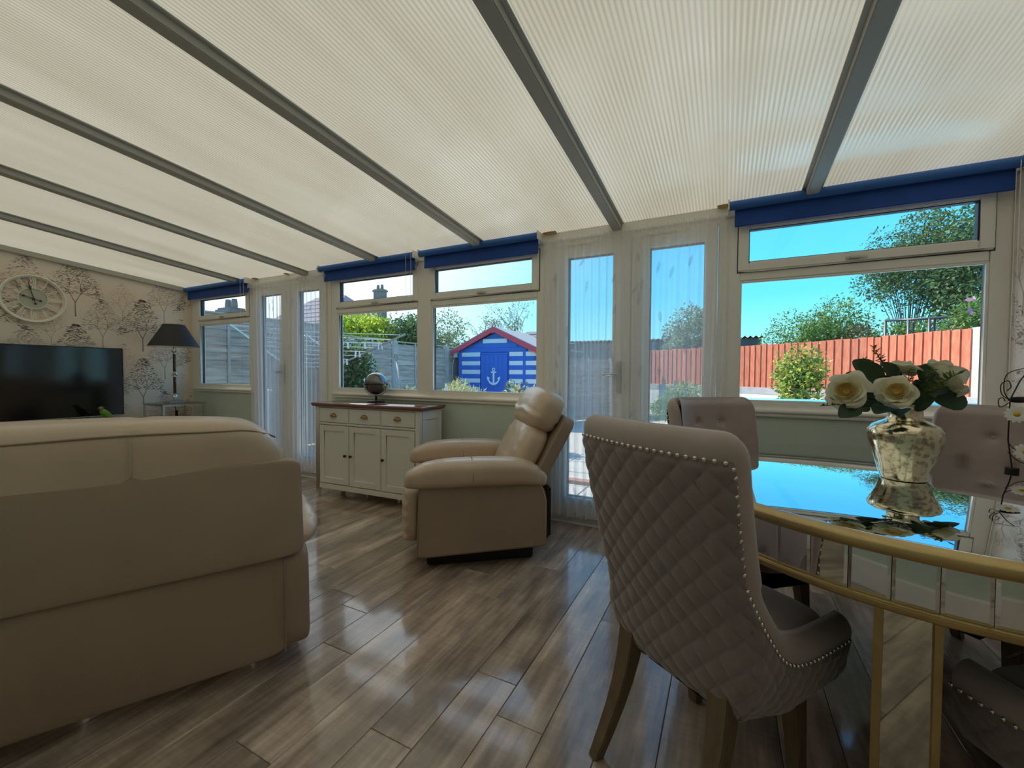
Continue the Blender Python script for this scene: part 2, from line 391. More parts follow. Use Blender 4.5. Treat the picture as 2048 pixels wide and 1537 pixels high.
def tree_print(mb, M2, cx, cz, h, seed, strokes=210):
    """one printed tree: trunk, forking branches and short leaf strokes as flat shapes; M2(u, v) -> point on the wall"""
    r = random.Random(seed); W = h*0.36
    def strip(a, b, wa, wb_):
        d = Vector((b[0]-a[0], b[1]-a[1])); L = max(d.length, 1e-6); nn = Vector((-d.y, d.x))/L
        q = [(a[0]+nn.x*wa, a[1]+nn.y*wa), (a[0]-nn.x*wa, a[1]-nn.y*wa), (b[0]-nn.x*wb_, b[1]-nn.y*wb_), (b[0]+nn.x*wb_, b[1]+nn.y*wb_)]
        mb.add([M2(cx+u, cz+v) for u, v in q], [(0, 1, 2, 3)])
    zb = -h/2
    tip = []
    def branch(p, ang, L, wd, dep):
        e = (p[0]+sin(ang)*L, p[1]+cos(ang)*L); strip(p, e, wd, wd*0.65)
        if dep == 0: tip.append(e); return
        for s_ in (-1, 1): branch(e, ang+s_*r.uniform(0.22, 0.55), L*r.uniform(0.66, 0.86), wd*0.62, dep-1)
    branch((0, zb), r.uniform(-0.05, 0.05), h*0.24, h*0.011, 4)
    for _ in range(strokes):
        # layered umbrella shaped crown
        lay = r.random(); lay = lay**1.35; zc_ = -0.10*h + lay*0.58*h; half = W*(1.05-0.95*lay**1.5)*(0.85+0.3*r.random())
        u = r.uniform(-1, 1)*half; v = zc_ - 0.12*h*(u/W)**2 + r.uniform(-0.015, 0.015)*h
        a = r.uniform(-0.5, 0.5) + (0.3 if u < 0 else -0.3); L = h*r.uniform(0.010, 0.034); tck = h*r.uniform(0.0025, 0.006)
        ca, sa = cos(a), sin(a)
        q = [(-L, 0), (0, -tck), (L, 0), (0, tck)]
        mb.add([M2(cx+u+x*ca-y*sa, cz+v+x*sa+y*ca) for x, y in q], [(0, 1, 2, 3)])

def paper_print(wall, X, sgn, y0, zoff, inks):
    M2 = lambda u, v: (X+sgn*0.0012, u, v)
    for nm, mat_, oy, oz, hh, st in (('dark_tree_print', inks[0], 0, 0, 0.63, 520), ('mauve_tree_print', inks[1], 0.22, -0.35, 0.56, 420), ('faint_tree_print', inks[2], 0.40, -0.1, 0.45, 200)):
        mb = MB()
        for kk in range(-5, 4):
            for jj in range(-1, 5):
                cy = y0 + 0.585*kk + oy; cz = zoff + oz - 0.35*(kk % 2) - 0.70*jj
                if oz == -0.35: cz = zoff - 0.35*((kk+1) % 2) - 0.02 - 0.70*jj
                if cy < YB+0.2 or cy > YW-0.02+0.2 or cz < 0.3: continue
                if cz + hh/2 > zc(cy+0.25)+0.2: continue
                tree_print(mb, M2, cy, cz, hh, 11 + (kk*7+jj) % 3, st)
        # keep what is inside the wall face
        keep = [f for f in mb.f if all(YB < mb.v[i][1] < YW-0.002 and 0 < mb.v[i][2] < zc(mb.v[i][1])-0.01 for i in f)]
        mb.f = keep; mb.m = [0]*len(keep)
        mb.build(nm, mat_, wall, kind='stuff')
paper_print(wl, XL, 1, 1.94, 2.03, (m_print_dark, m_print_pale, m_print_faint))
paper_print(wr, XR, -1, 2.55, 1.75, (m_print_pale, m_print_faint, m_print_faint))

# trims and skirting
def trim(name, m, *b, bevel=0.004):
    o = boxpart(name, m, None, *b, bevel=bevel); o['kind'] = 'structure'; return o
trim('baseboard_left', m_white, XL, XL+0.018, YB, YW, 0, 0.12)
trim('baseboard_right', m_white, XR-0.018, XR, YB, YW, 0, 0.12)
trim('baseboard_front', m_white, XL, XR, YB, YB+0.02, 0, 0.16)
for i, (a, b) in enumerate(SEG): trim('baseboard_back_%d' % (i+1), m_white, a+0.02, b-0.02, YW-0.014, YW+0.005, 0, 0.12)
MB().obox((XL+0.02, YB, zc(YB)-0.03), (XL+0.02, YW, zc(YW)-0.03), 0.04, 0.05).build('trim_1', pbr('pale wall trim', (0.50, 0.48, 0.40), 0.5), bevel=0.004)['kind'] = 'structure'
trim('trim_2', m_upvc, XL, XR, YW-0.012, YW+0.10, 2.135, 2.215)                      # eaves beam over the frames

# roof
ceiling = setting('ceiling')
BX = [-5.10, -4.015, -2.955, -1.823, -0.713, 0.421]
edges = [XL] + BX + [XR]
YR = YB
for i in range(len(edges)-1):
    a, b = edges[i]+(0.0 if i == 0 else 0.012), edges[i+1]-(0.0 if i == len(edges)-2 else 0.012)
    mb = MB(); n = int(round((b-a)/0.0195)); prof = []
    for q in range(n):
        for s_, hgt in ((0, 0.0), (0.25, -0.0022), (0.5, -0.0030), (0.75, -0.0022)): prof.append((a+(b-a)*(q+s_)/n, hgt))
    prof.append((b, 0))
    ny = 10
    vs = []
    for yy in range(ny):
        y = YW+0.06 + (YR-0.05-YW-0.06)*yy/(ny-1)
        for (x, h_) in prof:
            sag = 0.004*noise.noise(Vector((x*1.1+i*7, y*0.9, 3)))
            vs.append((x, y, zc(y)+h_+0.006+sag))
    m_ = len(prof); fs = [(r_*m_+c, r_*m_+c+1, (r_+1)*m_+c+1, (r_+1)*m_+c) for r_ in range(ny-1) for c in range(m_-1)]
    mb.add(vs, fs); mb.build('roof_panel', m_roof, ceiling, smooth=True)
for x in BX:
    a = Vector((x, YW+0.02, zc(YW+0.02))); b = Vector((x, YR-0.05, zc(YR-0.05)))
    bar = MB().obox(a+Vector((0, 0, -0.022)), b+Vector((0, 0, -0.022)), 0.062, 0.044).build('glazing_bar', m_alu, ceiling, bevel=0.004)
    MB().obox(a+Vector((0.0, 0, 0.0)), b+Vector((0.0, 0, 0.0)), 0.10, 0.006).build('bar_flange', m_alu2, bar, bevel=0.001)
    MB().box(x-0.034, x+0.034, YW-0.02, YW+0.02, zc(YW)-0.055, zc(YW)+0.0).build('end_cap', m_alu, bar, bevel=0.003)
# little smears of sealant foam where the sheets meet the eaves
foam = pbr('yellowed sealant', (0.62, 0.42, 0.18), 0.8)
for i, (x, wd) in enumerate(((-1.22, 0.11), (-0.03, 0.08), (-3.76, 0.09), (-4.86, 0.08), (-4.3, 0.05))):
    pillow(x, YW-0.03, zc(YW-0.03)+0.002, wd/2, 0.03, 0.007, 2.5, 6, fn=lambda q, P: P*(1+0.35*noise.noise(q*3+Vector((i, 0, 0))))).build('sealant_smear', foam, ceiling, smooth=True)

# ------------------------------------------------------------------ windows and doors
def ring(mb, x0, x1, z0, z1, t, y0, y1, tb=None, tt=None):
    tb = t if tb is None else tb; tt = t if tt is None else tt
    mb.box(x0, x0+t, y0, y1, z0, z1); mb.box(x1-t, x1, y0, y1, z0, z1)
    mb.box(x0+t, x1-t, y0, y1, z0, z0+tb); mb.box(x0+t, x1-t, y0, y1, z1-tt, z1)
def pane(parent, x0, x1, z0, z1, y):
    MB().box(x0, x1, y, y+0.004, z0, z1).build('pane', m_glass, parent)
    MB().box(x0, x1, y+0.022, y+0.026, z0, z1).build('pane', m_glass, parent)
    s = MB(); ring(s, x0-0.001, x1+0.001, z0-0.001, z1+0.001, 0.006, y-0.006, y+0.030); s.build('seal', m_seal, parent)
FZ0, FZ1 = 0.90, 2.14
def window(name, x0, x1, bays):
    w_ = setting(name)
    f = MB()
    xs = [b[0] for b in bays] + [bays[-1][1]]
    f.box(x0, bays[0][0], YW, YW+0.07, FZ0, FZ1); f.box(bays[-1][1], x1, YW, YW+0.07, FZ0, FZ1)
    for i in range(len(bays)-1): f.box(bays[i][1], bays[i+1][0], YW-0.004, YW+0.07, FZ0, FZ1)
    a, b = bays[0][0], bays[-1][1]
    for (bx0, bx1) in bays:
        f.box(bx0, bx1, YW, YW+0.07, FZ0, 0.965); f.box(bx0, bx1, YW, YW+0.07, 1.725, 1.79); f.box(bx0, bx1, YW, YW+0.07, 2.095, FZ1)
    f.build('frame', m_upvc, w_, bevel=0.006)
    for (bx0, bx1) in bays:
        pane(w_, bx0+0.0, bx1-0.0, 0.965, 1.725, YW+0.030)
        bead = MB(); ring(bead, bx0-0.004, bx1+0.004, 0.961, 1.729, 0.016, YW+0.004, YW+0.026); bead.build('glazing_bead', m_upvc, w_, bevel=0.004)
        s = MB(); ring(s, bx0-0.012, bx1+0.012, 1.782, 2.10, 0.058, YW-0.018, YW+0.035)
        so_ = s.build('sash', m_upvc, w_, bevel=0.008)
        g = MB(); ring(g, bx0-0.017, bx1+0.017, 1.777, 2.105, 0.005, YW-0.003, YW+0.004); g.build('seal', m_seal, so_)
        pane(so_, bx0+0.046, bx1-0.046, 1.840, 2.042, YW+0.004)
        cx = (bx0+bx1)/2
        h = MB().box(cx-0.03, cx+0.03, YW-0.028, YW-0.016, 1.797, 1.813); h.obox((cx-0.012, YW-0.033, 1.806), (cx+0.062, YW-0.036, 1.800), 0.010, 0.012); h.tube([(cx-0.012, YW-0.018, 1.806), (cx-0.012, YW-0.036, 1.806)], 0.008)
        h.build('handle', m_satin, so_, bevel=0.002)
    sl_ = MB().box(a-0.05, b+0.05, YW-0.030, YW+0.03, 0.900, 0.922); sl_.box(a-0.05, b+0.05, YW-0.016, YW+0.03, 0.875, 0.900)
    sl_.build('inner_sill', m_upvc, w_, bevel=0.006)
    MB().box(x0, x1, YW+0.07, YW+0.24, 0.895, 0.915).build('outer_sill', m_white, w_, bevel=0.004)
    return w_
window('window_1', XL, -4.97, [(-6.085, -5.025)])
window('window_2', -3.64, -1.27, [(-3.55, -2.512), (-2.358, -1.325)])
window('window_3', 0.0, XR, [(0.066, 1.195)])

def french_door(name, x0, x1, g):
    d = setting(name)
    f = MB(); f.box(x0, x0+0.06, YW, YW+0.07, 0, 2.14); f.box(x1-0.06, x1, YW, YW+0.07, 0, 2.14); f.box(x0+0.06, x1-0.06, YW, YW+0.07, 2.09, 2.14)
    f.build('door_frame', m_upvc, d, bevel=0.006)
    MB().box(x0+0.06, x1-0.06, YW-0.02, YW+0.09, -0.02, 0.045).build('threshold', m_alu2, d, bevel=0.004)
    MB().box(x0+0.02, x1-0.02, YW-0.034, YW-0.02, 0.0, 0.016).build('floor_trim', m_white, d, bevel=0.003)
    xm = (g[1]+g[2])/2
    for i, (a, b, ga, gb) in enumerate(((x0+0.062, xm-0.002, g[0], g[1]), (xm+0.002, x1-0.062, g[2], g[3]))):
        l = MB(); l.box(a, ga, YW-0.016, YW+0.045, 0.048, 2.086); l.box(gb, b, YW-0.016, YW+0.045, 0.048, 2.086)
        l.box(ga, gb, YW-0.016, YW+0.045, 0.048, 0.20); l.box(ga, gb, YW-0.016, YW+0.045, 2.0, 2.086)
        lo = l.build('door_leaf', m_upvc, d, bevel=0.005)
        br = MB(); ring(br, ga-0.014, gb+0.014, 0.186, 2.014, 0.016, YW-0.022, YW-0.012); br.build('glazing_bead', m_upvc, lo, bevel=0.003)
        pane(lo, ga, gb, 0.20, 2.0, YW+0.006)
    h = MB(); hx = g[1]+0.05
    h.box(hx-0.014, hx+0.014, YW-0.026, YW-0.016, 1.0, 1.22); h.tube([(hx, YW-0.02, 1.13), (hx, YW-0.055, 1.13)], 0.009); h.tube([(hx, YW-0.055, 1.13), (hx-0.05, YW-0.058, 1.132), (hx-0.11, YW-0.055, 1.126)], [0.010, 0.009, 0.007])
    h.build('door_handle', m_satin, d, smooth=40)
french_door('door_1', -4.97, -3.64, (-4.77, -4.41, -4.12, -3.79))
french_door('door_2', -1.27, 0.0, (-1.073, -0.732, -0.482, -0.137))

# ------------------------------------------------------------------ roller blinds
def blind(x0, x1, label, cord=None):
    t = thing('roller_blind', label, 'blind', ((x0+x1)/2, 2.962, 2.176), 0, 'royal blue roller blinds along the window wall')
    c = (x1-x0)/2
    MB().tube([(-c, 0, 0), (c, 0, 0)], 0.027, 20).build('fabric_roll', m_blue2, t, smooth=40)
    fx = MB(); fx.box(-c+0.03, c-0.012, 0.024, 0.027, -0.115, 0.012); fx.build('hanging_fabric', m_blue, t)
    MB().box(-c+0.03, c-0.012, 0.020, 0.031, -0.125, -0.108).build('bottom_bar', m_blue, t, bevel=0.003)
    for s_ in (-1, 1):
        MB().box(s_*(c+0.004)-0.004, s_*(c+0.004)+0.004, -0.028, 0.085, -0.03, 0.034).build('bracket', m_white, t, bevel=0.002)
    if cord:
        cc = MB()
        for dx in (0, 0.055): cc.tube([(c-0.012-0.06*(dx > 0)+0.0, -0.03, 0.0), (c-0.012-dx*0.9, -0.032, -cord)], 0.0014, 5)
        cc.tube([(c-0.012, -0.032, -cord), (c-0.035, -0.032, -cord-0.02), (c-0.012-0.05, -0.032, -cord)], 0.0014, 5)
        cc.build('pull_chain', m_white, t)
    return t
blind(-6.245, -4.925, 'blue roller blind above the small left window beside the lamp', 0.85)
blind(-3.70, -2.482, 'left blue roller blind over the middle window, above the globe', 0.50)
blind(-2.418, -1.287, 'right blue roller blind over the middle window, above the shed view')
b4 = blind(0.0, 1.262, 'widest blue roller blind above the right window behind the roses')
ch = MB()
for dx in (0, 0.035):
    ch.tube([(0.612, -0.03+dx, 0.0), (0.612, -0.03+dx, -1.05)], 0.0016, 5)
    for i in range(52): ch.lathe([(0, -0.003), (0.003, 0), (0, 0.003)], 6, (0.612, -0.03+dx, -0.02*i-0.01))
ch.build('bead_chain', m_white, b4)

# ------------------------------------------------------------------ voile curtains
def curtain(x0, x1, zt, zb, seed, label, sparse):
    r = random.Random(seed)
    t = thing('voile_curtain', label, 'curtain', (0, 0, 0))
    ph = [r.uniform(0, 6.28) for _ in range(4)]; nf = int((x1-x0)/0.062)
    def surf(u, v):
        x = x0+(x1-x0)*u; z = zt+(zb-zt)*v
        wv = sin(nf*2*pi*u + 1.6*sin(3.1*u*pi+ph[0]) + 0.7*v*sin(7*u+ph[1]))
        amp = 0.010+0.020*v
        gather = 1-0.035*v*(1 if sparse else 0)
        xx = (x-(x0+x1)/2)*gather+(x0+x1)/2 + 0.012*cos(nf*2*pi*u+ph[2])*v
        return (xx + 0.01*sin(5*v+ph[3]+u*9)*v, 2.985+amp*wv + 0.008*sin(17*u+ph[0]), z+ (0.006*sin(nf*pi*u+1) if v > 0.99 else 0))
    MB().grid(surf, nf*8, 26).build('voile', m_voile, t, smooth=True)
    # gathered heading and hem are double cloth
    hd = MB().grid(lambda u, v: (x0+(x1-x0)*u, 2.975+0.008*sin(nf*4*pi*u+ph[0])+0.004*sin(nf*9*pi*u), zt+0.012-0.045*v), nf*12, 4); hd.build('gathered_heading', m_voile, t, smooth=True)
    hm = MB().grid(lambda u, v: tuple(Vector(surf(u, 1-0.022*v))+Vector((0, -0.002, 0))), nf*8, 3); hm.build('hem', m_voile, t, smooth=True)
    MB().tube([(x0-0.01, 3.0, zt+0.004), (x1+0.01, 3.0, zt+0.004)], 0.006, 8).build('curtain_wire', m_white, t, smooth=True)
    # woven feather motifs
    fe = MB()
    for _ in range(34):
        u = r.uniform(0.06, 0.94); v = r.uniform(0.08, 0.95); a = r.uniform(-0.5, 0.5)+pi/2*0.9; L = r.uniform(0.05, 0.08)
        c = Vector(surf(u, v)); c.y -= 0.012
        for k_ in range(9):
            s_ = (k_/8-0.5)*L; wd = 0.010*sin(pi*(k_+1)/10)+0.002
            p = c+Vector((cos(a)*s_, 0, sin(a)*s_)); d = Vector((cos(a), 0, sin(a))); sd = Vector((-d.z, 0, d.x))
            for sg in (-1, 1): fe.add([p, p+d*0.004, p+sd*sg*wd+d*0.008, p+sd*sg*wd+d*0.005], [(0, 1, 2, 3)])
        fe.add([c-Vector((cos(a), 0, sin(a)))*L*0.8, c-Vector((cos(a), 0, sin(a)))*L*0.8+Vector((0.001, 0, 0)), c+Vector((0.001, 0, 0)), c], [(0, 1, 2, 3)])
    fe.build('feather_motifs', m_feather, t, kind='stuff')
    return t
curtain(-4.93, -3.64, 2.125, 0.075, 3, 'sheer white voile curtain over the left french doors behind the sofa', True)
curtain(-1.245, -0.015, 2.125, 0.065, 9, 'sheer white voile curtain over the right french doors behind the recliner', True)
# ------------------------------------------------------------------ photograph measurements -> points in the room
def pray(px, py):
    return _f + _r2*((px-1024)/F_PX) - _u2*((py-768.5)/F_PX)
def at_z(px, py, z):
    d = pray(px, py); return Vector((0, 0, CAM_H)) + d*((z-CAM_H)/d.z)
def at_f(px, py, f): return Vector((0, 0, CAM_H)) + pray(px, py)*f

def wrinkle(amp, sc, seed=0.0):
    def fn(q, P):
        nv = Vector((q.x**3, q.y**3, q.z**3)); nv.normalize()
        return P + nv*amp*noise.noise(Vector((P.x*sc, P.y*sc, P.z*sc+seed)))
    return fn

# ------------------------------------------------------------------ sofa seen from behind
sofa = thing('sofa', 'large beige leather sofa seen from behind at the left', 'sofa', (-1.418, 1.074, 0), radians(62.1))
def slab(x0, x1, z0, z1, y0b, y0t, th, r=0.025, bulge=0.0):
    """upright padded panel, leaning from y0b (bottom) to y0t (top)"""
    cx, cz = (x0+x1)/2, (z0+z1)/2; hx, hz = (x1-x0)/2, (z1-z0)/2
    def fn(q, P):
        s = (P.z+hz)/(2*hz); P = P.copy(); P.y += y0b+(y0t-y0b)*s - bulge*(1-(P.x/hx)**2)*(1-(P.z/hz)**2)*(1 if q.y < 0 else 0)
        P.y += 0.004*noise.noise(Vector((P.x*3, 1, P.z*3)))
        return P
    return pillow(cx, th/2, cz, hx, th/2, hz, 18, 30, fn)
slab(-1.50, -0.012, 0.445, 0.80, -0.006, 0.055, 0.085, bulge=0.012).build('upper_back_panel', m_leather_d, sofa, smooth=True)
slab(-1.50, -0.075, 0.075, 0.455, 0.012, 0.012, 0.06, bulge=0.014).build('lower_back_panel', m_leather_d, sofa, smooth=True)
for s_ in (0, 1):
    cx = -0.062 if s_ == 0 else -1.44
    def fn(q, P, s_=s_):
        P = P.copy(); t = (0.46-(P.z+0.27))/0.4
        P.x += (0.006*max(0, min(1, t)) if s_ == 0 else -0.006*t)
        P.y -= 0.010
        return P
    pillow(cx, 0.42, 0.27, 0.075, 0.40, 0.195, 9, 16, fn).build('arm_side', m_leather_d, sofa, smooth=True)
    def fa(q, P, s_=s_):
        P = P + Vector((q.x, q.y, q.z))*0.006*noise.noise(Vector((P.x*14, P.y*22, P.z*9)))
        P.z += 0.02*(1-q.y**2)
        return P
    pillow(-0.03 if s_ == 0 else -1.47, 0.46, 0.468, 0.115, 0.37, 0.048, 3.0, 20, fa).build('arm_pad', m_leather, sofa, smooth=True)
def headfn(q, P):
    P = P.copy()
    e = max(0, abs(q.x)-0.78)/0.22
    P.z *= (1-0.30*e*e); P.z -= 0.035*e*e
    d = 0.006*noise.noise(Vector((P.x*2.3, P.y*4, P.z*3))) + 0.010*e*noise.noise(Vector((P.x*25, P.y*18, P.z*18)))
    g = math.exp(-((P.x-0.265)/0.012)**2)*0.005
    P.z += d - g*max(0, q.z); P.y += (g if q.y < 0 else 0)
    return P
hc = pillow(-0.775, 0.215, 0.805, 0.712, 0.165, 0.168, 4.2, 56, headfn).build('head_cushion', m_leather, sofa, smooth=True)
# piping along the cushion and the pale vertical seam
pp = []
for i in range(57):
    x = -1.46+1.375*i/56; zz = 0.925; qx = abs((x+0.775)/0.712); qz = (zz-0.805)/0.168; e = max(0, qx-0.78)/0.22
    r4 = max(0.0, 1-qx**4.2-qz**4.2)**(1/4.2)
    pp.append((x, 0.215-0.165*r4-0.001, 0.805+0.12*(1-0.30*e*e)-0.035*e*e+0.004*sin(x*9)))
MB().tube(pp, 0.0035, 6).build('piping', m_leather_d, hc, smooth=True)
MB().tube([(-0.51, 0.215-0.165*(max(0, 1-abs((z-0.805)/0.168)**4.2-0.014))**(1/4.2)-0.001, z) for z in [0.79+0.130*i/8 for i in range(9)]], 0.0022, 6).build('seam', m_stitch, hc, smooth=True)
MB().tube([(-0.078+0.0*t, 0.004, 0.09+0.35*t) for t in (0, .5, 1)], 0.0025, 6).build('corner_seam', m_leather_d, sofa)
for i in range(2): pillow(-0.44-0.62*i, 0.60, 0.41, 0.305, 0.27, 0.10, 4, 16, wrinkle(0.01, 8, i)).build('seat_cushion', m_leather, sofa, smooth=True)
for i in range(2): pillow(-0.44-0.62*i, 0.87, 0.27, 0.30, 0.06, 0.14, 4, 12, wrinkle(0.008, 9, i)).build('footrest', m_leather, sofa, smooth=True)
for x in (-0.25, -1.25):
    for y in (0.25, 0.7): boxpart('foot', m_black, sofa, x-0.03, x+0.03, y-0.03, y+0.03, 0, 0.09)

# ------------------------------------------------------------------ recliner
rec = thing('recliner_armchair', 'beige leather recliner armchair in profile in front of the sideboard', 'armchair', (-0.933, 2.311, 0), radians(128))
def side_panel(x0, x1):
    # outline in (y, z)
    pts = [(0.0, 0.115), (0.02, 0.105), (0.74, 0.085), (0.76, 0.10), (0.745, 0.50), (0.70, 0.52), (0.12, 0.53), (0.05, 0.50), (0.012, 0.44), (0.0, 0.38)]
    n = len(pts); vs = [(x0, y, z) for y, z in pts] + [(x1, y, z) for y, z in pts]
    fs = [tuple(range(n-1, -1, -1)), tuple(range(n, 2*n))] + [(i, (i+1) % n, n+(i+1) % n, n+i) for i in range(n)]
    return MB().add(vs, fs)
for x0 in (0.0, 0.72):
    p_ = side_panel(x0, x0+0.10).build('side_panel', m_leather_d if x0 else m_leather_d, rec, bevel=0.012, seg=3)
    if x0 == 0: MB().tube([(-0.001, 0.008, z) for z in (0.12, 0.25, 0.38)]+[(-0.001, 0.03, 0.455), (-0.001, 0.07, 0.505)], 0.0028, 6).build('edge_piping', m_stitch, p_, smooth=True)
def armfn(q, P):
    P = P.copy()
    P.z += 0.018*(1-q.y**2)
    fr = max(0, q.y-0.55)/0.45; bk = max(0, -q.y-0.5)/0.5
    P.z += -0.025*fr*fr - 0.05*bk*bk
    w_ = 0.007*noise.noise(Vector((P.x*16, P.y*34, P.z*10)))*(0.15+fr+bk) + 0.004*noise.noise(Vector((P.x*9, P.y*9, P.z*9)))
    g = math.exp(-((P.y-0.05)/0.006)**2)*0.006
    return P*(1+w_*4) - Vector((q.x, 0, q.z))*g
for x in (0.062, 0.758):
    ap = pillow(x, 0.41, 0.542, 0.112, 0.42, 0.080, 3.0, 30, armfn).build('arm_pad', m_leather, rec, smooth=True)
    MB().tube([(x-0.114*cos(a), 0.445, 0.55+0.098*sin(a)) for a in [pi*i/12 for i in range(-1, 14)]], 0.002, 6).build('arm_seam', m_leather_d, ap, smooth=True)
pillow(0.41, 0.44, 0.40, 0.26, 0.33, 0.10, 4, 20, wrinkle(0.012, 7)).build('seat_cushion', m_leather, rec, smooth=True)
def footfn(q, P):
    return P + Vector((0, 1, 0))*0.008*sin(P.z*90+4*noise.noise(P*6))*(1 if q.y > 0 else 0)
pillow(0.41, 0.79, 0.29, 0.31, 0.055, 0.18, 4, 26, footfn).build('footrest', m_leather, rec, smooth=True)
# reclined back: axis in (y, z)
A0, A1 = Vector((0.0, 0.17, 0.44)), Vector((0.0, -0.11, 0.945))
ax_ = (A1-A0).normalized(); nf_ = Vector((0, ax_.z, -ax_.y))              # nf_ points to the sitter
Rm = Matrix((( 1, 0, 0), (0, nf_.y, ax_.y), (0, nf_.z, ax_.z))).to_4x4()
def backpart(u0, u1, t0, t1, xh, k, n, fn, cx=0.41):
    """u along the back, t towards the sitter"""
    L = (A1-A0).length; c = A0 + ax_*((u0+u1)/2*L) + nf_*((t0+t1)/2)
    mat = Matrix.Translation(Vector((cx, c.y, c.z))) @ Rm
    return pillow(0, 0, 0, xh, (t1-t0)/2, (u1-u0)/2*L, k, n, fn, mat=mat)
def platefn(q, P):
    P = P.copy(); P.y -= 0.02*(1-(P.x/0.33)**2) if q.y < 0 else 0; return P
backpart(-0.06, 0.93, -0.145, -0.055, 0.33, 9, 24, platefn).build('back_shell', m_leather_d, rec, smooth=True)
def lumb(q, P):
    return P*(1+0.012*noise.noise(P*5)) + Vector((0, 0.003*noise.noise(Vector((P.x*8, P.y*8, P.z*26))), 0))
backpart(-0.02, 0.74, -0.075, 0.11, 0.315, 3.2, 28, lumb).build('lumbar_cushion', m_leather, rec, smooth=True)
def headf(q, P):
    cr_ = 0.006*sin(P.z*85+3*noise.noise(P*5))*math.exp(-((q.z+0.35)/0.22)**2)
    return P*(1+0.025*noise.noise(P*6)) + Vector((0, cr_, 0))
backpart(0.62, 1.11, -0.075, 0.145, 0.325, 3.3, 30, headf).build('head_cushion', m_leather, rec, smooth=True)
boxpart('rear_cover', m_black, rec, 0.03, 0.79, -0.035, 0.01, 0.14, 0.46, bevel=0.015)
boxpart('rocker_base', m_black, rec, 0.10, 0.72, 0.06, 0.70, 0.0, 0.11, bevel=0.01)

# ------------------------------------------------------------------ dining chairs
CW, CR, YF = 0.236, 0.055, 0.57
def uplan(s):
    """point and outward normal of the U shaped plan at arc length s (0 = middle of the back, s > 0 = right side)"""
    sg = 1 if s >= 0 else -1; a = abs(s); h = CW-CR; q = CR*pi/2
    if a < h: p, n = Vector((a, -0.022*(1-(a/h)**2)*0.8, 0)), Vector((0.15*a/h*0.5, -1, 0)).normalized()
    elif a < h+q:
        t = (a-h)/CR; p, n = Vector((h+CR*sin(t), CR-CR*cos(t), 0)), Vector((sin(t), -cos(t), 0))
    else: p, n = Vector((CW, CR+(a-h-q), 0)), Vector((1, 0, 0))
    if sg < 0: p.x = -p.x; n.x = -n.x
    return p, n
S_C = CW-CR+CR*pi/2*0.72; S_E = CW-CR+CR*pi/2+YF-CR
def shell(s, z, off=0.0):
    p, n = uplan(s)
    fwd = max(0, (abs(s)-S_C)/(S_E-S_C))
    a = max(0, (0.47-z)/0.205); a = min(a, 1); ins = (0.15-0.10*min(1, fwd*2.5))*(1-sqrt(max(0, 1-a*a)))
    lean = -0.02+0.115*max(0, min(1, (1.0-z)/0.5))**1.3
    lean *= (1-0.9*min(1, fwd*1.2))
    flare = 1.0+0.05*max(0, (z-0.6)/0.4)
    ic = min(ins, CR*0.95); q = p - n*ic; sx = 1 if q.x >= 0 else -1
    if ins > ic: q.x = sx*min(abs(q.x), CW-ins); q.y = max(q.y, ins-0.012)
    P = Vector((q.x*flare, q.y+lean, z)) + n*off
    return P
def zrim(s):
    a = abs(s)
    if a <= S_C: return 0.955
    t = (a-S_C)
    return 0.400+0.265*math.exp(-t/0.085)
def quilt(s, z):
    a = (s/0.064 + z/0.072); b = (s/0.064 - z/0.072)
    return 0.0088*(abs(sin(pi*a))*abs(sin(pi*b)))**0.30
def chair_shell():
    mb = MB()
    def patch(s0, s1, ns, nz):
        vs = []
        for i in range(ns):
            s = s0+(s1-s0)*i/(ns-1); e = S_C if abs(abs(s)-S_C) < 1e-6 else abs(s)
            zt = zrim(s) if not (abs(s) <= S_C+1e-6) else 0.955
            if abs(abs(s)-S_C) < 1e-6 and (abs(s0) > S_C+1e-3 or abs(s1) > S_C+1e-3): zt = 0.665
            for j in range(nz):
                z = 0.265+(zt-0.265)*j/(nz-1); edge = min(1, (zt-z)/0.02, (S_E-abs(s))/0.02+0.05, (z-0.265)/0.04+0.1)
                vs.append(shell(s, z, quilt(s, z)*max(0, edge)))
        fs = [(i*nz+j, i*nz+j+1, (i+1)*nz+j+1, (i+1)*nz+j) for i in range(ns-1) for j in range(nz-1)]
        if s0 < s1: fs = [tuple(reversed(f)) for f in fs]
        mb.add(vs, fs)
    patch(-S_C, S_C, 131, 150); patch(S_C, S_E, 84, 62); patch(-S_E, -S_C, 84, 62)
    return mb
def rim_curve():
    """(s, z, (ms, mz)) samples along the nail line, left front to right front"""
    half = []
    for i in range(12): half.append((i/12*(S_C-0.03), 0.955))
    for i in range(9):
        a = pi/2*i/8; half.append((S_C-0.03+0.03*sin(a), 0.925+0.03*cos(a)))
    for i in range(1, 9): half.append((S_C, 0.925-(0.925-0.675)*i/8))
    for i in range(1, 25):
        s = S_C+(S_E-S_C)*(i/24)**1.4; half.append((s, zrim(s)))
    full = [(-s, z) for s, z in reversed(half)] + half[1:]
    out = []
    for i, (s, z) in enumerate(full):
        a = full[max(0, i-1)]; b = full[min(len(full)-1, i+1)]; ds, dz = b[0]-a[0], b[1]-a[1]; L = math.hypot(ds, dz)
        out.append((s, z, (-dz/L, ds/L)))
    return out
RIM = rim_curve()
def band_pt(s, z, m, th, T=0.062):
    P = shell(s, z); e = 0.01; Q = shell(s+m[0]*e, z+m[1]*e); d = (Q-P).normalized(); n = uplan(s)[1]
    if th > 2: return P + d*T*0.25 - n*T*0.75
    return P + d*T*sin(th) + n*(-T*0.75*(1-cos(th))+0.004*sin(2*th))
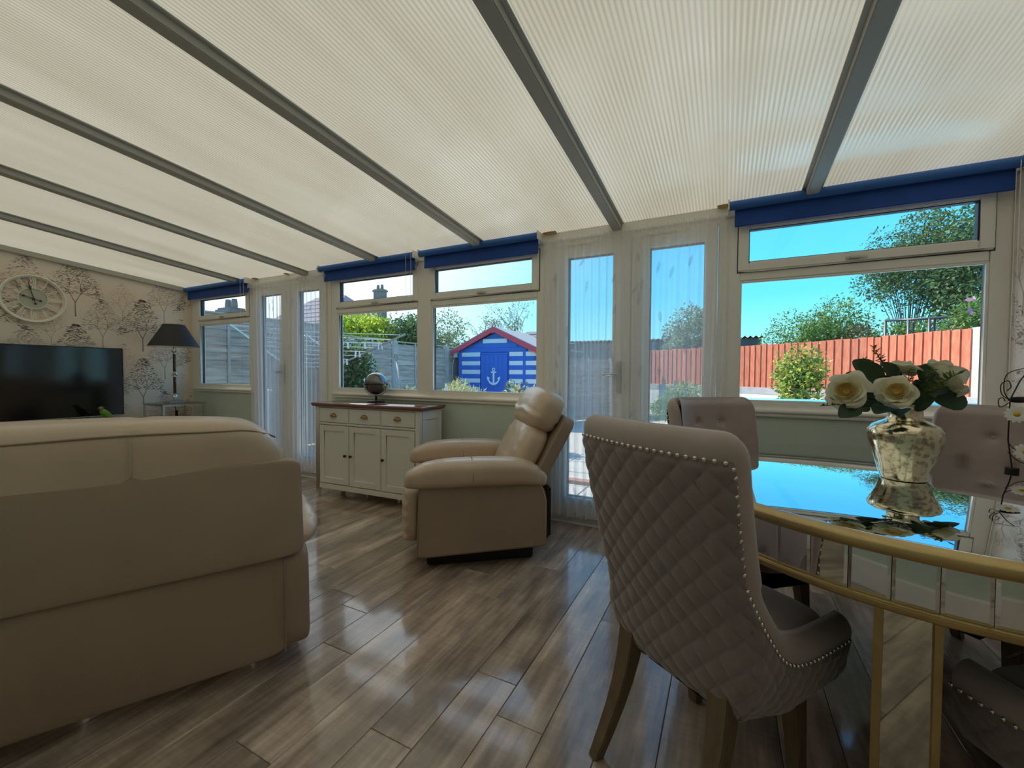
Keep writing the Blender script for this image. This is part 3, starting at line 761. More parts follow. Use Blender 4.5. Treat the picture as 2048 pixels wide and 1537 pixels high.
def tuft(x, z):
    g = 0.0
    for r_ in range(4):
        zz = 0.885-0.105*r_
        for bx in ((-0.07, 0.07) if r_ % 2 == 0 else (-0.14, 0.0, 0.14)):
            d = math.hypot(x-bx, (z-zz)); g = max(g, math.exp(-(d/0.018)**2)+0.35*math.exp(-(d/0.05)**2))
    return g
def inner_y(x, z):
    lean = -0.02+0.115*max(0, min(1, (1.0-z)/0.5))**1.3
    return lean+0.060 - 0.018*(1-(x/0.22)**2) - 0.014*tuft(x, z) + 0.048*(x/0.212)**4 - 0.034*(max(0, z-0.972)/0.042)**2
def inner_w(z): return 0.209*(1+0.05*max(0, (z-0.6)/0.4))*(1-0.16*(max(0, z-0.955)/0.06)**2)
def make_chair(label, mats, nails, loc, rz, shared={}):
    velvet, edge = mats
    t = thing('dining_chair', label, 'chair', loc, rz, 'velvet dining chairs round the mirrored table')
    if 'shell' not in shared:
        shared['shell'] = chair_shell().build('quilted_shell', velvet, t, smooth=True).data
    else: link('quilted_shell', shared['shell'], t)
    if 'band' not in shared:
        mb = MB(); ths = [pi/2*i/5 for i in range(6)]+[3.0]; n = len(RIM)
        vs = [band_pt(s, z, m, th) for (s, z, m) in RIM for th in ths]
        # roll over and down the inside
        k = len(ths)
        fs = [(i*k+j, i*k+j+1, (i+1)*k+j+1, (i+1)*k+j) for i in range(n-1) for j in range(k-1)]
        mb.add(vs, fs)
        shared['band'] = mb.build('padded_edge', edge, t, smooth=True).data
        shared['inner'] = MB().grid(lambda u, v: ((2*u-1)*inner_w(0.40+0.612*v), inner_y((2*u-1)*inner_w(0.40+0.612*v), 0.40+0.612*v), 0.40+0.612*v), 60, 80).build('tufted_backrest', edge, t, smooth=True).data
        shared['seat'] = pillow(0, 0.365, 0.395, 0.200, 0.225, 0.068, 4.5, 22, wrinkle(0.004, 9)).build('seat', edge, t, smooth=True).data
        b = MB()
        b.lathe([(0, 0.007), (0.007, 0.005), (0.011, 0)], 10); shared['button'] = None
        me = b.build('button', edge, t, smooth=True); shared['button'] = me.data; bpy.data.objects.remove(me)
        shared['under'] = MB().grid(lambda u, v: (-0.12+0.24*u, 0.17+0.38*v, 0.272), 2, 2).build('underside', m_black, t).data
    else:
        for nm, ky in (('padded_edge', 'band'), ('tufted_backrest', 'inner'), ('seat', 'seat'), ('underside', 'under')): link(nm, shared[ky], t)
    for r_ in range(4):
        zz = 0.885-0.105*r_
        for bx in ((-0.07, 0.07) if r_ % 2 == 0 else (-0.14, 0.0, 0.14)):
            link('button', shared['button'], t, loc=(bx, inner_y(bx, zz)-0.002, zz), rot=(radians(-90), 0, 0))
    if 'rleg' not in shared:
        def leg(top, bot, bow):
            mb = MB(); n = 7; vs = []
            for i in range(n):
                u = i/(n-1); c = Vector(top).lerp(Vector(bot), u); c.y += bow*sin(pi*u); hw = 0.030-0.013*u
                vs += [c+Vector((a*hw, b*hw, 0)) for a, b in ((-1,-1),(1,-1),(1,1),(-1,1))]
            fs = [(i*4+j, i*4+(j+1) % 4, i*4+4+(j+1) % 4, i*4+4+j) for i in range(n-1) for j in range(4)]+[(0,3,2,1), tuple((n-1)*4+j for j in range(4))]
            return mb.add(vs, fs)
        for sg in (-1, 1):
            shared['rleg', sg] = leg((sg*0.150, 0.14, 0.40), (sg*0.165, 0.005, 0.0), 0.028).build('leg', m_wood_leg, t, bevel=0.003).data
            shared['fleg', sg] = leg((sg*0.155, 0.42, 0.40), (sg*0.165, 0.455, 0.0), 0.0).build('leg', m_wood_leg, t, bevel=0.003).data
        shared['rleg'] = 1
    else:
        for sg in (-1, 1):
            for q in ('rleg', 'fleg'): link('leg', shared[q, sg], t)
    # nail heads along the rim
    dome = MB().lathe([(0.0, 0.0036), (0.0030, 0.0030), (0.0052, 0.0012), (0.0056, -0.001)], 8)
    acc = 0.0; step = 0.0205; nm = MB(); nailme = None
    for i in range(1, len(RIM)):
        a, b = RIM[i-1], RIM[i]; pa, pb = shell(a[0], a[1]), shell(b[0], b[1]); L = (pb-pa).length
        while acc < L:
            u = acc/L; s = a[0]+(b[0]-a[0])*u; z = a[1]+(b[1]-a[1])*u
            p = shell(s, z, 0.004); nrm = uplan(s)[1]
            q = nrm.to_track_quat('Z', 'Y')
            if nails:
                if nailme is None:
                    o = dome.build('nail_head', m_nail, t, smooth=True); nailme = o.data
                else: o = link('nail_head', nailme, t)
                o.location = p; o.rotation_mode = 'QUATERNION'; o.rotation_quaternion = q
            else:
                nm.add([q @ Vector(v) + p for v in dome.v], dome.f)
            acc += step
        acc -= L
    if not nails: nm.build('nail_heads', m_nail, t, smooth=True, kind='stuff')
    return t
chair_mats = (m_velvet, m_velvet2)
c1p = Vector((-0.192, 1.113, 0)); rz1 = atan2 = math.atan2(-0.555, 0.83)
make_chair('nearest grey velvet dining chair, its quilted studded back towards us', chair_mats, True, c1p, rz1)
a_, b_ = Vector((-0.285, 2.30, 0)), Vector((0.095, 2.63, 0)); mid = (a_+b_)/2
d_ = (a_-b_).normalized()
make_chair('buttoned grey velvet dining chair behind the nearest one, left of the table', chair_mats, False, mid, math.atan2(d_.y, d_.x))
a_, b_ = Vector((0.865, 2.56, 0)), Vector((1.225, 2.22, 0)); mid = (a_+b_)/2; d_ = (a_-b_).normalized()
make_chair('buttoned velvet dining chair in the corner right behind the silver vase', chair_mats, False, mid, math.atan2(d_.y, d_.x))
d_ = Vector((0.86, 0.51, 0)).normalized()
make_chair('dark velvet dining chair under the table at the right edge, only its seat showing', chair_mats, False, Vector((0.99, 0.98, 0)), math.atan2(d_.y, d_.x))

# ------------------------------------------------------------------ mirrored round table
TZ, TR = 0.80, 0.722
tab = thing('dining_table', 'round mirrored dining table with antique gold rims', 'table', (0.542, 1.80, 0))
MB().lathe([(0, TZ-0.012), (TR-0.020, TZ-0.012), (TR-0.020, TZ-0.001), (TR-0.024, TZ), (0, TZ)], 128).build('mirror_top', m_mirror, tab, smooth=30)
MB().lathe([(TR-0.020, TZ-0.001), (TR-0.014, TZ-0.003), (TR-0.010, TZ-0.004), (TR-0.003, TZ-0.006), (TR+0.003, TZ-0.013), (TR+0.004, TZ-0.022), (TR, TZ-0.031), (TR-0.006, TZ-0.035), (TR-0.03, TZ-0.036)], 128).build('gold_rim', m_gold, tab, smooth=50)
MB().lathe([(TR-0.03, 0.664), (TR-0.016, 0.663), (TR-0.012, 0.660), (TR-0.012, 0.650), (TR-0.016, 0.646), (TR-0.05, 0.646)], 128).build('gold_lower_rim', m_gold, tab, smooth=50)
MB().lathe([(TR-0.033, 0.66), (TR-0.033, TZ-0.03)], 128).build('apron', m_gap, tab, smooth=True)
MB().lathe([(0, 0.645), (TR-0.04, 0.645)], 96).build('underside', m_gap, tab)
NT = 60
for i in range(NT):
    a = 2*pi*(i+0.35)/NT; wd = 2*pi*(TR-0.026)/NT-0.0016; h0, h1 = 0.664, TZ-0.036
    bv = 0.006
    vs = [(-wd/2, 0, h0), (wd/2, 0, h0), (wd/2, 0, h1), (-wd/2, 0, h1), (-wd/2+bv, -0.0022, h0+bv), (wd/2-bv, -0.0022, h0+bv), (wd/2-bv, -0.0022, h1-bv), (-wd/2+bv, -0.0022, h1-bv)]
    mb = MB().add([Vector(v)-Vector((0, 0, 0.715)) for v in vs], [(4,5,6,7), (0,1,5,4), (1,2,6,5), (2,3,7,6), (3,0,4,7)])
    if i == 0: tile = mb.build('mirror_tile', m_mirror2, tab); tme = tile.data
    else: tile = link('mirror_tile', tme, tab)
    r_ = TR-0.0285
    tile.location = (r_*cos(a), r_*sin(a), 0.715); tile.rotation_euler = (radians(rnd.uniform(-1.6, 1.6)), 0, a+pi/2+radians(rnd.uniform(-1.5, 1.5)))
def mleg(a, rr):
    c = Vector((rr*cos(a), rr*sin(a), 0)); R_ = Matrix.Translation(c) @ Matrix.Rotation(a+pi/2, 4, 'Z'); hw = 0.058; fr = 0.016; lo = None
    g = MB()
    for sx in (-1, 1):
        for sy in (-1, 1): g.box(sx*hw-(fr if sx > 0 else 0), sx*hw+(fr if sx < 0 else 0), sy*hw-(fr if sy > 0 else 0), sy*hw+(fr if sy < 0 else 0), 0, 0.645)
    for z0, z1 in ((0, 0.03), (0.615, 0.645)):
        g.box(-hw+fr, hw-fr, -hw, -hw+fr, z0, z1); g.box(-hw+fr, hw-fr, hw-fr, hw, z0, z1); g.box(-hw, -hw+fr, -hw+fr, hw-fr, z0, z1); g.box(hw-fr, hw, -hw+fr, hw-fr, z0, z1)
    o = g.build('leg', m_gold, tab, bevel=0.002); o.matrix_local = R_
    e = 0.007
    for k_ in range(4):
        mp = MB().box(-hw+fr, hw-fr, -hw+e, -hw+e+0.003, 0.03, 0.615).build('mirror_panel', m_mirror2, o); mp.rotation_euler = (0, 0, k_*pi/2)
a0 = math.atan2(-0.50, -0.15)
for k_ in range(4): mleg(a0+k_*pi/2, 0.53)

# ------------------------------------------------------------------ vase and roses
m_merc = pbr('mercury glass', (0.88, 0.80, 0.58), 0.14, metal=1, var=0.5, scale=60, col2=(0.50, 0.43, 0.30), bump=0.05, bscale=40)
_t = m_merc.node_tree
for _n in _t.nodes:
    if _n.type == 'MAP_RANGE': _n.inputs[1].default_value = 0.52; _n.inputs[2].default_value = 0.60
vp = at_z(1806, 958, TZ); vp.z = TZ
vase = thing('vase', 'silver and gold mercury glass vase holding the white roses', 'vase', vp)
MB().lathe([(0, 0), (0.056, 0), (0.060, 0.004), (0.068, 0.035), (0.081, 0.08), (0.093, 0.12), (0.097, 0.142), (0.094, 0.160), (0.082, 0.176), (0.062, 0.187), (0.048, 0.194), (0.044, 0.203), (0.043, 0.225), (0.046, 0.238), (0.055, 0.246), (0.052, 0.246), (0.041, 0.236), (0.038, 0.20), (0.04, 0.19)], 48).build('body', m_merc, vase, smooth=50)
FV = (vp - Vector((0, 0, CAM_H))).dot(_f)

def petal_mesh(R, open_, seed, w_=1.0):
    r = random.Random(seed)
    ph = seed*1.7; k1 = r.uniform(3.2, 4.6)
    def fn(u, v):
        a = (u-0.5)*2*w_; th = v
        # cup: starts on the axis, swells out and then up; outer petals curl back at the lip
        rad = R*(0.15+0.95*sin(th*pi*0.5)**0.8)*(1+0.12*open_*th)
        z = -R*0.62 + R*(1.25-0.60*open_)*th**1.15 - R*0.30*open_*max(0, th-0.78)/0.22*(0.5+0.5*cos(a*1.4))
        lip = max(0, th-0.7)/0.3
        rad += R*0.16*open_*lip
        z += R*(0.10*sin(a*k1+ph)+0.05*sin(a*9+seed*2))*lip - R*0.30*lip*(abs(a)/w_)**3
        rad *= 1 + lip*(0.07*sin(a*k1*1.3+ph*2) - 0.10*(abs(a)/w_)**4)
        return (rad*cos(a), rad*sin(a), z)
    return MB().grid(fn, 11, 9)
pcache = {}
def rose(center, R, facing, label, rzs):
    t = thing('white_rose', label, 'flower', center, 0, 'white roses in the silver vase')
    t.rotation_mode = 'QUATERNION'; t.rotation_quaternion = Vector(facing).normalized().to_track_quat('Z', 'Y')
    r = random.Random(rzs)
    lay = [(0.20, 0.0, 3, 1.3), (0.33, 0.0, 3, 1.2), (0.46, 0.05, 4, 1.0), (0.60, 0.15, 4, 1.0), (0.76, 0.40, 5, 0.85), (0.92, 0.7, 5, 0.80), (1.05, 1.05, 5, 0.78)]
    for li, (q, op, n, w_) in enumerate(lay):
        for i in range(n):
            key = (li, i % 3)
            if key not in pcache:
                o = petal_mesh(1.0*q, op, li*3+i, w_).build('petal', m_petal_c if li < 3 else m_petal, t, smooth=True); pcache[key] = o.data
            else: o = link('petal', pcache[key], t)
            o.scale = (R, R, R*(0.95+0.1*r.random())); tl_ = 0.05+0.045*li; o.rotation_euler = (r.uniform(-tl_, tl_), r.uniform(-tl_, tl_), 2*pi*i/n+li*0.7+r.uniform(-.3, .3)); q_ = r.uniform(0.86, 1.10); o.scale = (R*q_, R*q_, R*r.uniform(0.9, 1.15))
    tq = t.rotation_quaternion
    inv = lambda P: tq.inverted() @ (Vector(P)-Vector(center))
    base = Vector((0, 0, -R*0.55)); neck = inv(vp+Vector((0, 0, 0.235))); low = inv(vp+Vector((0, 0, 0.205)))
    MB().tube([base, base.lerp(neck, 0.5)+Vector((0, 0, -0.02)), neck, low], 0.0028, 6).build('stem', m_leaf_d, t, smooth=True)
    MB().lathe([(0.004, -R*0.62), (R*0.30, -R*0.52), (R*0.42, -R*0.38)], 10).build('calyx', m_leaf_d, t, smooth=True)
    return t
def toward(px, py, f): return at_f(px, py, f)
cam0 = Vector((0, 0, CAM_H))
def facing_cam(P, dx=0, dz=0): return ((cam0-P).normalized() + _r*dx + Vector((0, 0, dz))).normalized()
P = at_f(1692, 782, FV-0.045); rose(P, 0.043, facing_cam(P, -0.12, 0.15), 'left white rose facing us, low on the left of the vase', 1)
P = at_f(1793, 783, FV-0.085); rose(P, 0.040, facing_cam(P, -0.02, 0.35), 'middle white rose facing us just above the vase neck', 2)
P = at_f(1800, 732, FV+0.035); rose(P, 0.036, Vector((0.0, 0.3, 0.9)), 'rear white rose at the top of the bunch, seen from its side', 3)
P = at_f(1893, 757, FV-0.01); rose(P, 0.042, Vector((0.9, 0.5, 0.35)), 'right hand white rose turned away towards the window', 4)

def leaf_mb(L, W, curl=0.15):
    def fn(u, v):
        s = v; hw = W*(sin(pi*min(1, s*0.93+0.04))**0.75)*(1+0.06*abs(sin(s*22)))
        x = (u-0.5)*2*hw
        return (x, L*s, -curl*L*s*s + abs(x)*0.28)
    return MB().grid(fn, 5, 12)
fo = thing('rose_foliage', 'dark green rose leaves and sprigs filling the silver vase', 'leaves', vp+Vector((0, 0, 0.24)))
rl = random.Random(5); lme = None
spec = []
for (px, py, df, L) in ((1745, 748, -0.02, .085), (1700, 822, -0.06, .075), (1720, 812, -0.05, .075), (1905, 800, -0.03, .095), (1885, 790, 0.0, .07), (1855, 745, 0.0, .08), (1870, 770, -0.02, .085), (1840, 805, -0.06, .07), (1765, 818, -0.07, .07), (1800, 822, -0.08, .06), (1760, 765, 0.0, .08), (1720, 760, 0.03, .08), (1830, 740, 0.05, .07), (1740, 800, 0.0, .08), (1845, 775, 0.03, .09), (1782, 742, -0.01, .06), (1850, 790, -0.03, .07), (1730, 735, 0.04, .07), (1875, 745, 0.05, .06)):
    spec.append((at_f(px, py, FV+df), L))
neckP = vp+Vector((0, 0, 0.24))
for (P, L) in spec:
    o = leaf_mb(1.0, 0.36).build('leaf', m_leaf_d, fo, smooth=True) if lme is None else link('leaf', lme, fo)
    lme = o.data
    d = (P-neckP); d.normalize(); nrm = facing_cam(P, rl.uniform(-.6, .6), rl.uniform(0, .8))
    y = (d + Vector((0, 0, rl.uniform(-.3, .1)))).normalized(); z = (nrm - y*nrm.dot(y)).normalized(); x = y.cross(z)
    Mx = Matrix((x, y, z)).transposed().to_4x4(); S_ = L*rl.uniform(0.9, 1.15)
    o.matrix_local = Matrix.Translation(P-neckP-y*S_*0.5) @ Mx @ Matrix.Diagonal((S_, S_, S_, 1))
    if L > 0.07: MB().tube([(0, 0, -0.01), (P-neckP-y*S_*0.5)*0.5+Vector((0, 0, 0.01)), P-neckP-y*S_*0.5], 0.0015, 5).build('leaf_stalk', m_leaf_d, fo)
# feathery sprigs
def sprig(P0, P1, n, L, mat_, seed):
    r = random.Random(seed); mb = MB(); P0 = Vector(P0); P1 = Vector(P1)
    mb.tube([P0, P0.lerp(P1, .5)+Vector((0, 0, .006)), P1], 0.0012, 5)
    for i in range(n):
        c = P0.lerp(P1, 0.25+0.75*i/n); d = Vector((r.uniform(-1, 1), r.uniform(-1, 1), r.uniform(-.2, 1))).normalized()*L*r.uniform(.6, 1.2)
        sd = d.cross(Vector((r.uniform(-1, 1), r.uniform(-1, 1), r.uniform(-1, 1)))).normalized()*L*0.13
        mb.add([c, c+d*.5+sd, c+d, c+d*.5-sd], [(0, 1, 2, 3)])
    return mb.build('sprig', mat_, fo)
for k_, (px, py, df, n, L, mt) in enumerate(((1745, 692, 0.03, 60, .020, m_leaf_m), (1725, 715, 0.02, 50, .018, m_leaf_m), (1640, 812, -0.05, 40, .016, m_leaf_d), (1665, 800, -0.03, 30, .016, m_leaf_m), (1820, 738, -0.03, 60, .018, m_leaf_m), (1868, 735, -0.05, 55, .016, m_leaf_m), (1915, 748, -0.10, 40, .030, m_leaf_m), (1895, 765, -0.10, 60, .016, m_leaf_m), (1760, 715, 0.02, 60, .018, m_leaf_d), (1850, 755, -0.04, 60, .02, m_leaf_d), (1700, 745, 0.03, 40, .016, m_leaf_m))):
    sprig((0, 0, 0), at_f(px, py, FV+df)-neckP, n, L, mt, k_)

# ------------------------------------------------------------------ wire daisy ornament
wp = at_z(2024, 938, TZ); wp.z = TZ; FW = (wp-cam0).dot(_f)
wd_ = thing('wire_ornament', 'curled black wire ornament with white daisies at the right table edge', 'ornament', wp)
def wl(px, py, df=0.0): return at_f(px, py, FW+df)-wp
m_ = MB(); m_.tube([(0, 0, 0), wl(2016, 880), wl(2020, 800), wl(2040, 762), wl(2062, 735)], 0.0022, 6)
for pts in (((2020, 805), (2000, 815), (1997, 800), (2006, 796), (2010, 803)), ((2020, 800), (2004, 790), (2002, 770), (2016, 762), (2022, 774), (2014, 782)), ((2018, 800), (2008, 782), (2012, 752), (2035, 740), (2070, 735)), ((2016, 885), (2030, 900), (2050, 905), (2062, 890)), ((2016, 905), (2040, 925), (2075, 930))):
    cv = [wl(*q) for q in pts]; sm = []
    for i in range(len(cv)-1):
        p0, p1, p2, p3 = cv[max(0, i-1)], cv[i], cv[i+1], cv[min(len(cv)-1, i+2)]
        for u in (0, .25, .5, .75): sm.append(0.5*((2*p1)+(p2-p0)*u+(2*p0-5*p1+4*p2-p3)*u*u+(-p0+3*p1-3*p2+p3)*u**3))
    m_.tube(sm+[cv[-1]], 0.0016, 5)
m_.lathe([(0, 0), (0.018, 0), (0.018, 0.004), (0, 0.005)], 20)
m_.build('wire_frame', m_wire, wd_, smooth=40)
pillow(0, 0, 0, 0.045, 0.012, 0.012, 2.2, 8, mat=Matrix.Translation(wl(2040, 800, 0.02)) @ Matrix.Rotation(0.5, 4, 'Z')).build('butterfly_body', m_wire, wd_, smooth=True)
for (px, py) in ((2034, 829), (2052, 905)):
    c = wl(px, py, -0.02); q = facing_cam(wp+c, -0.2, 0.25).to_track_quat('Z', 'Y')
    hub = MB().lathe([(0, 0.006), (0.006, 0.005), (0.010, 0)], 14).build('daisy_heart', m_yellow, wd_, smooth=True); hub.location = c; hub.rotation_mode = 'QUATERNION'; hub.rotation_quaternion = q
    for i in range(13):
        a = 2*pi*i/13
        p_ = MB().grid(lambda u, v: ((u-0.5)*0.014*sin(pi*min(1, 0.15+v*0.8))**.6, 0.008+0.024*v, 0.002*sin(v*3)), 3, 5)
        p_.v = [Matrix.Rotation(a, 3, 'Z') @ Vector(v) for v in p_.v]
        p_.build('daisy_petal', m_daisy, hub, smooth=True)

# ------------------------------------------------------------------ sideboard
sb = thing('sideboard', 'pale grey painted sideboard with a red brown top and three doors', 'sideboard', (-3.351, 2.586, 0), radians(2.9))
W_, D_, H_ = 1.20, 0.35, 0.86
def prof_top():
    mb = MB(); pr = [(0.0, 0.828), (0.004, 0.832), (0.0, 0.838), (-0.006, 0.845), (-0.004, 0.854), (0.004, 0.860)]
    rows = [[(x0, y0, z) for (x0, y0) in ((0+o, 0+o), (W_-o, 0+o), (W_-o, D_-o), (0+o, D_-o))] for o, z in pr]
    vs = [p for r_ in rows for p in r_]; fs = [(i*4+j, i*4+(j+1) % 4, i*4+4+(j+1) % 4, i*4+4+j) for i in range(len(rows)-1) for j in range(4)]
    fs += [(3, 2, 1, 0), tuple((len(rows)-1)*4+j for j in range(4))]
    return mb.add(vs, fs)
prof_top().build('wooden_top', m_mahog, sb, bevel=0.002)
x0, x1, y0, y1 = 0.025, W_-0.025, 0.022, D_-0.01
c_ = MB(); c_.box(x0, x1, y1-0.01, y1, 0.08, 0.828); c_.box(x0+0.01, x0+0.02, y0+0.01, y1, 0.08, 0.828); c_.box(x1-0.02, x1-0.01, y0+0.01, y1, 0.08, 0.828)
c_.box(x0, x1, y0+0.012, y1, 0.10, 0.115); c_.box(x0+0.01, x1-0.01, y0+0.03, y0+0.035, 0.1, 0.82)
c_.box(x0+0.045, x1-0.045, y0, y0+0.02, 0.085, 0.130); c_.box(x0+0.045, x1-0.045, y0, y0+0.02, 0.665, 0.682); c_.box(x0+0.045, x1-0.045, y0, y0+0.02, 0.818, 0.828)
for x in (x1-0.012, x0):
    c_.box(x, x+0.012, y0+0.04, y1-0.03, 0.085, 0.16); c_.box(x, x+0.012, y0+0.04, y1-0.03, 0.75, 0.828); c_.box(x, x+0.012, y0+0.04, y0+0.075, 0.16, 0.75); c_.box(x, x+0.012, y1-0.065, y1-0.03, 0.16, 0.75)
c_.build('cabinet_body', m_cream, sb, bevel=0.0015)
for lx in (x0, x1-0.045):
    for ly in (y0, y1-0.03):
        l = MB().box(lx, lx+0.045, ly, ly+0.03, 0.09, 0.828); mb = MB()
        s_ = 0.012 if lx == x0 else -0.012
        a, b = (0, -0.014) if lx == x0 else (0.014, 0)
        l.add([(lx+a*0, ly, 0.09), (lx+0.045, ly, 0.09), (lx+0.045, ly+0.03, 0.09), (lx, ly+0.03, 0.09), (lx+a, ly, 0), (lx+0.045+b, ly, 0), (lx+0.045+b, ly+0.026, 0), (lx+a, ly+0.026, 0)], [(4,5,1,0), (5,6,2,1), (6,7,3,2), (7,4,0,3), (7,6,5,4)])
        l.build('leg', m_cream, sb, bevel=0.0015)
bw = (x1-x0-0.09)/3
for i in range(3):
    a = x0+0.045+bw*i+0.004; b = a+bw-0.008
    if i: MB().box(a-0.0125 + 0.004, a-0.004+0.0005, y0+0.001, y0+0.02, 0.13, 0.82).build('divider', m_cream, sb)
    dr = boxpart('drawer', m_cream, sb, a+0.002, b-0.002, y0-0.001, y0+0.018, 0.687, 0.813, bevel=0.0015)
    cx = (a+b)/2
    def cup(u, v, cx=cx):
        ang = pi*u; ph = pi/2*v
        return (cx-0.037*cos(ang), y0-0.001-0.024*sin(ang)*cos(ph), 0.740+0.030*sin(ang)*sin(ph))
    MB().grid(cup, 15, 8).build('cup_handle', m_brass, dr, smooth=True)
    f = MB(); ring(f, a+0.002, b-0.002, 0.137, 0.659, 0.05, y0-0.001, y0+0.018)
    do = f.build('door', m_cream, sb, bevel=0.0015)
    boxpart('door_panel', m_cream, do, a+0.05, b-0.05, y0+0.008, y0+0.015, 0.185, 0.61, bevel=0.001)
    kx = b-0.028 if i == 0 else a+0.028
    MB().lathe([(0.005, 0), (0.004, 0.010), (0.011, 0.014), (0.013, 0.021), (0.009, 0.027), (0, 0.028)], 16, mat=Matrix.Translation((kx, y0-0.001, 0.40)) @ Matrix.Rotation(pi/2, 4, 'X')).build('knob', m_knob, do, smooth=50)
for xx in (0.47, 0.83): boxpart('foot', m_cream, sb, xx, xx+0.03, 0.17, 0.20, 0, 0.10)

# globe
gp = at_z(752, 804, 0.861)
gl = thing('globe', 'shiny black and silver desk globe on the sideboard', 'globe', (gp.x, gp.y, 0.861))
m_globe = pbr('dark glossy globe', (0.05, 0.045, 0.045), 0.10, coat=1.0, metal=0.6, var=0.5, scale=3.0, col2=(0.30, 0.29, 0.28))
GR = 0.103; gz = 0.052+0.012+GR
MB().lathe([(GR*sin(pi*i/28), -GR*cos(pi*i/28)) for i in range(29)], 48, (0, 0, gz)).build('sphere', m_globe, gl, smooth=True)
MB().lathe([(GR+0.002, gz-0.005), (GR+0.014, gz-0.005), (GR+0.014, gz+0.003), (GR+0.002, gz+0.003), (GR+0.002, gz-0.005)], 48).build('horizon_ring', m_wire, gl, smooth=40)
MB().tube([Vector((cos(a)*(GR+0.010)*0.89, cos(a)*(GR+0.010)*0.45, gz+sin(a)*(GR+0.010))) for a in [pi+pi*i/24 for i in range(25)]], 0.005, 8).build('meridian_arm', m_chrome, gl, smooth=True)
MB().lathe([(0, 0), (0.078, 0), (0.080, 0.004), (0.074, 0.010), (0.014, 0.012), (0.010, 0.016), (0.010, 0.058), (0, 0.06)], 40).build('base', m_wire, gl, smooth=40)

# ------------------------------------------------------------------ corner table, lamp, tv, clock
ct = thing('side_table', 'clear glass and steel side table in the corner under the lamp', 'side table', (-5.92, 2.69, 0))
for sx in (-1, 1):
    for sy in (-1, 1): boxpart('leg', m_satin, ct, sx*0.21-0.012, sx*0.21+0.012, sy*0.21-0.012, sy*0.21+0.012, 0, 0.745)
for z in (0.72,):
    r4 = MB(); ring_ = [(-0.21, -0.21), (0.21, -0.21), (0.21, 0.21), (-0.21, 0.21)]
    for i in range(4): r4.obox(ring_[i]+(0.735,), ring_[(i+1) % 4]+(0.735,), 0.02, 0.02)
    r4.build('top_rail', m_satin, ct, bevel=0.002)
boxpart('glass_top', m_clear, ct, -0.235, 0.235, -0.235, 0.235, 0.745, 0.757, bevel=0.002)
boxpart('glass_shelf', m_clear, ct, -0.20, 0.20, -0.20, 0.20, 0.30, 0.308, bevel=0.001)
lp = thing('table_lamp', 'table lamp with a black cone shade and chrome ringed stem', 'lamp', (-5.90, 2.683, 0.758))
MB().box(-0.085, 0.085, -0.085, 0.085, 0, 0.014).add([(-0.085, -0.085, 0.014), (0.085, -0.085, 0.014), (0.085, 0.085, 0.014), (-0.085, 0.085, 0.014), (-0.03, -0.03, 0.036), (0.03, -0.03, 0.036), (0.03, 0.03, 0.036), (-0.03, 0.03, 0.036)], [(0,1,5,4), (1,2,6,5), (2,3,7,6), (3,0,4,7), (4,5,6,7)]).build('base', m_satin, lp, bevel=0.002)
def knuckle(z, s=1.0): return MB().lathe([(0.013, z), (0.018, z+0.008*s), (0.013, z+0.014*s), (0.026, z+0.026*s), (0.034, z+0.040*s), (0.026, z+0.054*s), (0.012, z+0.066*s), (0.017, z+0.074*s), (0.013, z+0.08*s)], 20)
for z in (0.036, 0.30, 0.575): knuckle(z, 0.9).build('chrome_ring', m_chrome, lp, smooth=50)
for z0, z1 in ((0.105, 0.302), (0.368, 0.577)): MB().tube([(0, 0, z0), (0, 0, z1)], 0.0155, 16).build('stem', m_darkwood, lp, smooth=40)
MB().tube([(0, 0, 0.64), (0, 0, 0.72)], 0.008).build('lamp_holder', m_satin, lp)
MB().lathe([(0.252, 0.665), (0.105, 0.930)], 48).build('lamp_shade', m_shade, lp, smooth=True)
MB().lathe([(0.249, 0.665), (0.102, 0.928)], 48).build('shade_lining', m_shade_in, lp, smooth=True)
MB().tube([(0.105*cos(a), 0.105*sin(a), 0.93) for a in [2*pi*i/32 for i in range(32)]], 0.003, 6, closed=True).build('shade_ring', m_gold, lp)
cb = thing('lamp_cable', 'black lamp cable with an inline switch hanging behind the glass table', 'cable', (-6.17, 2.80, 0))
MB().tube([(0.10, -0.10, 0.765), (0.0, -0.02, 0.765), (-0.005, 0.0, 0.72), (0.0, 0.02, 0.60), (-0.01, 0.03, 0.45), (0.0, 0.05, 0.006)], 0.0035, 6).build('flex', m_black, cb, smooth=True)
boxpart('switch', m_black, cb, -0.015, 0.010, 0.008, 0.034, 0.56, 0.64, bevel=0.006)

tv = thing('television', 'large flat black television on the wallpapered wall', 'television', (-6.10, 1.60, 1.008))
boxpart('cabinet', m_tvframe, tv, -0.045, 0.0, -0.678, 0.678, -0.376, 0.378, bevel=0.006)
boxpart('screen', m_screen, tv, -0.001, 0.0015, -0.668, 0.668, -0.362, 0.368, bevel=0.0005)
boxpart('bottom_strip', m_alu, tv, 0.0, 0.002, -0.670, 0.670, -0.374, -0.366, bevel=0.0005)
boxpart('wall_mount', m_black, tv, -0.155, -0.045, -0.2, 0.2, -0.15, 0.15)
ts = thing('tv_stand', 'black glass television stand with a shiny edge, below the screen', 'tv stand', (-5.98, 1.32, 0))
boxpart('glass_top', m_tvframe, ts, -0.22, 0.22, -0.80, 0.78, 0.585, 0.603, bevel=0.004)
boxpart('edge_trim', m_chrome, ts, 0.219, 0.224, -0.80, 0.78, 0.588, 0.600, bevel=0.001)
boxpart('shelf', m_tvframe, ts, -0.20, 0.20, -0.76, 0.74, 0.30, 0.315)
for yy in (-0.74, 0.72):
    for xx in (-0.18, 0.18): MB().tube([(xx, yy, 0), (xx, yy, 0.585)], 0.02, 14).build('leg', m_chrome, ts, smooth=40)
